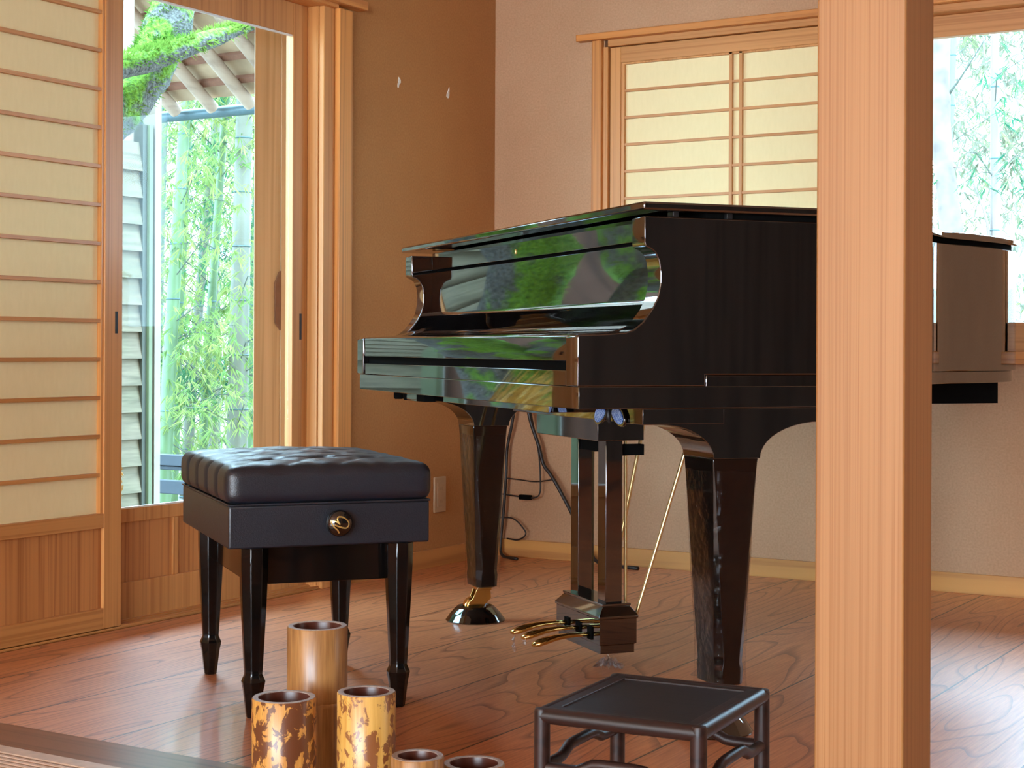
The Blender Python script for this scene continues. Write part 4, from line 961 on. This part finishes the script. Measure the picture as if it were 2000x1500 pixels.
# foliage
def leaves(n, sampler, lmin, lmax, wd, seed, droop=0.7):
    rnd = random.Random(seed); vs = []; fs = []
    for _ in range(n):
        c = sampler(rnd)
        az = rnd.uniform(0, 2 * math.pi)
        for q in range(rnd.choice((3, 4, 5))):
            a = az + rnd.uniform(-0.9, 0.9)
            d = Vector((math.cos(a), math.sin(a), -droop + rnd.uniform(-.5, .5))).normalized(); l = rnd.uniform(lmin, lmax)
            sv = d.cross(Vector((rnd.uniform(-.6, .6), rnd.uniform(-.6, .6), 1))).normalized() * wd * rnd.uniform(.7, 1.2)
            k = len(vs); m_ = c + d * l * 0.4; e_ = c + d * l + Vector((0, 0, -0.12 * l))
            vs += [tuple(c), tuple(m_ + sv), tuple(e_), tuple(m_ - sv)]; fs.append((k, k + 1, k + 2, k + 3))
    return vs, fs
def bamboo(x, y, h, lean, r, seed, matc, matl, label, group, nl=420, zbase=-0.5, node0=0.1, nodestep=0.36, spread=0.55, zlo=0.3, twigs=9, lmax=0.17):
    t = thing('bamboo', label, 'bamboo', (x, y, zbase), 0, group)
    pts = [Vector((lean[0] * (k / 6) ** 1.3, lean[1] * (k / 6) ** 1.3, h * k / 6)) for k in range(7)]
    MB().tube(pts, [r * (1 - 0.45 * k / 6) for k in range(7)], 14, 3).build('culm', M[matc], t, 0, smooth='all')
    mb = MB(); z = node0
    def at(z):
        k = min(5.999, max(0, z / h * 6)); i = int(k); return pts[i].lerp(pts[i + 1], k - i)
    while z < h:
        c = at(z); rr = r * (1 - 0.45 * z / h); mb.lathe([(rr * 0.98, -0.006), (rr * 1.10, -0.002), (rr * 1.10, 0.002), (rr * 0.98, 0.006)], c, 14); z += nodestep
    mb.build('joints', M['node'], t, 0, smooth=True)
    rnd = random.Random(seed); tips = []; tw = MB()
    for k in range(twigs):
        z = rnd.uniform(zlo, h); a = rnd.uniform(0, 6.28); c = at(z); l = rnd.uniform(0.5, 1.0) * spread
        e_ = c + Vector((math.cos(a) * l, math.sin(a) * l, rnd.uniform(0.1, 0.5) * l)); m_ = (c + e_) / 2 + Vector((0, 0, 0.08))
        tw.tube([c, m_, e_], [0.004, 0.003, 0.0015], 5); tips.append((c, m_, e_))
    tw.build('twigs', M['twig'], t, 0)
    def sam(rn):
        c, m_, e_ = rn.choice(tips); q = rn.random() ** 0.6
        p = c.lerp(m_, q * 2) if q < .5 else m_.lerp(e_, q * 2 - 1)
        return p + Vector((rn.gauss(0, .10), rn.gauss(0, .10), rn.gauss(0, .10) - 0.03))
    v, f = leaves(nl, sam, 0.06, lmax, 0.0055, seed + 50)
    MB().add(v, f).build('leaves', M[matl], t, kind='stuff')
    return t
GL = 'bamboo grove beyond the glass door'
def ang(px, d):
    """point seen in direction px from the doorway side of the room, d metres from the camera"""
    a = math.atan((px - 1000) / 3167.0); h = math.radians(90) + YAW - a
    return 3.0346 + d * math.cos(h), -4.884 + d * math.sin(h)
spec = [(318, 10.6, 'culm_green', 'leaf', 0.05, (-0.2, 0.5), 'leaning green bamboo culm just right of the white post'),
        (362, 12.5, 'culm', 'leaf_pale', 0.045, (0.5, 0.3), 'pale bamboo leaning right beyond the railing'),
        (392, 11.2, 'culm_green', 'leaf', 0.035, (0.4, 0.2), 'slender leaning bamboo in the middle of the glass'),
        (420, 13.0, 'culm', 'leaf_pale', 0.05, (-0.2, 0.1), 'faint bamboo culm behind the middle of the glass'),
        (462, 10.9, 'culm', 'leaf', 0.075, (0.05, 0.1), 'thick blue grey bamboo culm near the right door stile'),
        (488, 12.0, 'culm_green', 'leaf_teal', 0.04, (0.1, 0.1), 'bamboo half hidden by the weathered outer door'),
        (300, 12.2, 'culm', 'leaf', 0.05, (0.1, 0.1), 'bamboo clump behind the white post'),
        (340, 11.6, 'culm_green', 'leaf_teal', 0.03, (0.3, 0.1), 'thin bamboo stem behind the dark railing')]
for i, (px, d, mc, ml, r, ln, lab) in enumerate(spec):
    x, y = ang(px, d)
    bamboo(x, y, 4.6, (ln[0] * YAW, ln[1]), r, 100 + i, mc, ml, lab, GL, nl=780, spread=0.80, twigs=38, zlo=0.4)
def thicket(name, label, c0, c1, n, seed, mat, lmin, lmax, wd, z0=-0.3, z1=4.5, dep=1.6):
    def sam(rn):
        t = rn.random(); p = Vector(c0).lerp(Vector(c1), t); z = rn.uniform(z0, z1)
        q = Vector((p.x, p.y, z)) + Vector((rn.gauss(0, dep * .5), rn.gauss(0, dep * .5), 0))
        if mnoise.noise(q * 0.9) < -0.10: q.z += 0.5
        return q
    v, f = leaves(n, sam, lmin, lmax, wd, seed)
    o = MB().add(v, f).build(name, M[mat]); o['label'] = label; o['category'] = 'foliage'; o['kind'] = 'stuff'
    return o
a = ang(250, 14.5); b_ = ang(520, 14.0)
thicket('bamboo_thicket', 'pale green bamboo foliage filling the view through the glass door', (a[0], a[1], 0), (b_[0], b_[1], 0), 6000, 21, 'leaf_pale', 0.08, 0.18, 0.008)
a = ang(262, 9.9); b_ = ang(505, 9.9)
thicket('bamboo_sprays', 'nearer fresh green bamboo sprays hanging beyond the railing', (a[0], a[1], 0), (b_[0], b_[1], 0), 900, 33, 'leaf', 0.05, 0.10, 0.0045, z0=0.2, z1=3.2, dep=0.8)
a = ang(1640, 13.5); b_ = ang(2120, 13.5)
thicket('bamboo_thicket', 'pale foliage far beyond the back window', (a[0], a[1], 0), (b_[0], b_[1], 0), 8500, 22, 'leaf_grey', 0.08, 0.20, 0.009, z0=-0.3, z1=5)
# trees beyond the back window
def wb(px_x, y, **k): return px_x
GW = 'stems beyond the back window'
bamboo(0.455, 5.0, 4.4, (-0.015, 0.0), 0.036, 301, 'culm_pale', 'leaf_teal', 'straight pale blue bamboo culm in the back window', GW, nl=90, zbase=-0.5, node0=0.225, nodestep=0.433, spread=0.5, zlo=1.6, twigs=7, lmax=0.14)
t = thing('tree', 'pale grey tree trunk leaning beside the pillar in the back window', 'tree', (0.22, 5.0, -0.5), 0, GW)
rough_tube([(0.05, 0, 0), (0.0, 0, 1.5), (-0.03, 0, 1.95), (-0.09, 0, 2.45), (-0.10, 0, 3.0), (-0.09, 0, 4.2)], [0.085, 0.075, 0.070, 0.060, 0.052, 0.04], 'trunk', t, amp=0.05, mat='pale_bark')
MB().tube([(-0.06, 0, 2.79), (0.05, -0.02, 2.93), (0.17, -0.04, 3.10)], [0.008, 0.006, 0.003], 6, 4).split('bare_branch', M['twig'], t, 0, smooth='all')
MB().tube([(-0.02, 0, 2.35), (0.07, -0.02, 2.32), (0.15, -0.04, 2.14), (0.20, -0.04, 1.96), (0.21, -0.05, 1.6)], [0.004, 0.006, 0.007, 0.010, 0.012], 6, 5).split('bare_branch', M['pale_bark'], t, 0, smooth='all')
t = thing('tree', 'thin pale sapling at the right edge of the back window', 'tree', (0.95, 6.0, -0.4), 0, GW)
rough_tube([(0, 0, 0), (0.02, 0, 1.6), (0.1, 0, 2.6), (0.2, 0, 4.4)], [0.04, 0.035, 0.03, 0.02], 'trunk', t, amp=0.05, mat='pale_bark')
MB().tube([(0.02, 0, 1.7), (-0.12, 0, 2.1), (-0.22, 0.05, 2.25), (-0.42, 0.1, 2.35)], [0.008, 0.006, 0.005, 0.002], 6, 4).split('bare_branch', M['twig'], t, 0, smooth='all')
for i, (x, y, r, ml, lab) in enumerate(((-0.35, 6.6, 0.035, 'leaf_pale', 'faint bamboo behind the pillar seen in the back window'), (0.7, 7.4, 0.03, 'leaf', 'thin bamboo right of the pale blue culm'), (0.12, 8.0, 0.04, 'leaf_teal', 'distant bamboo between the trunk and the blue culm'))):
    bamboo(x, y, 4.8, (0.1, 0.1), r, 320 + i, 'culm', ml, lab, GW, nl=260, spread=0.8, twigs=16, zlo=1.2)
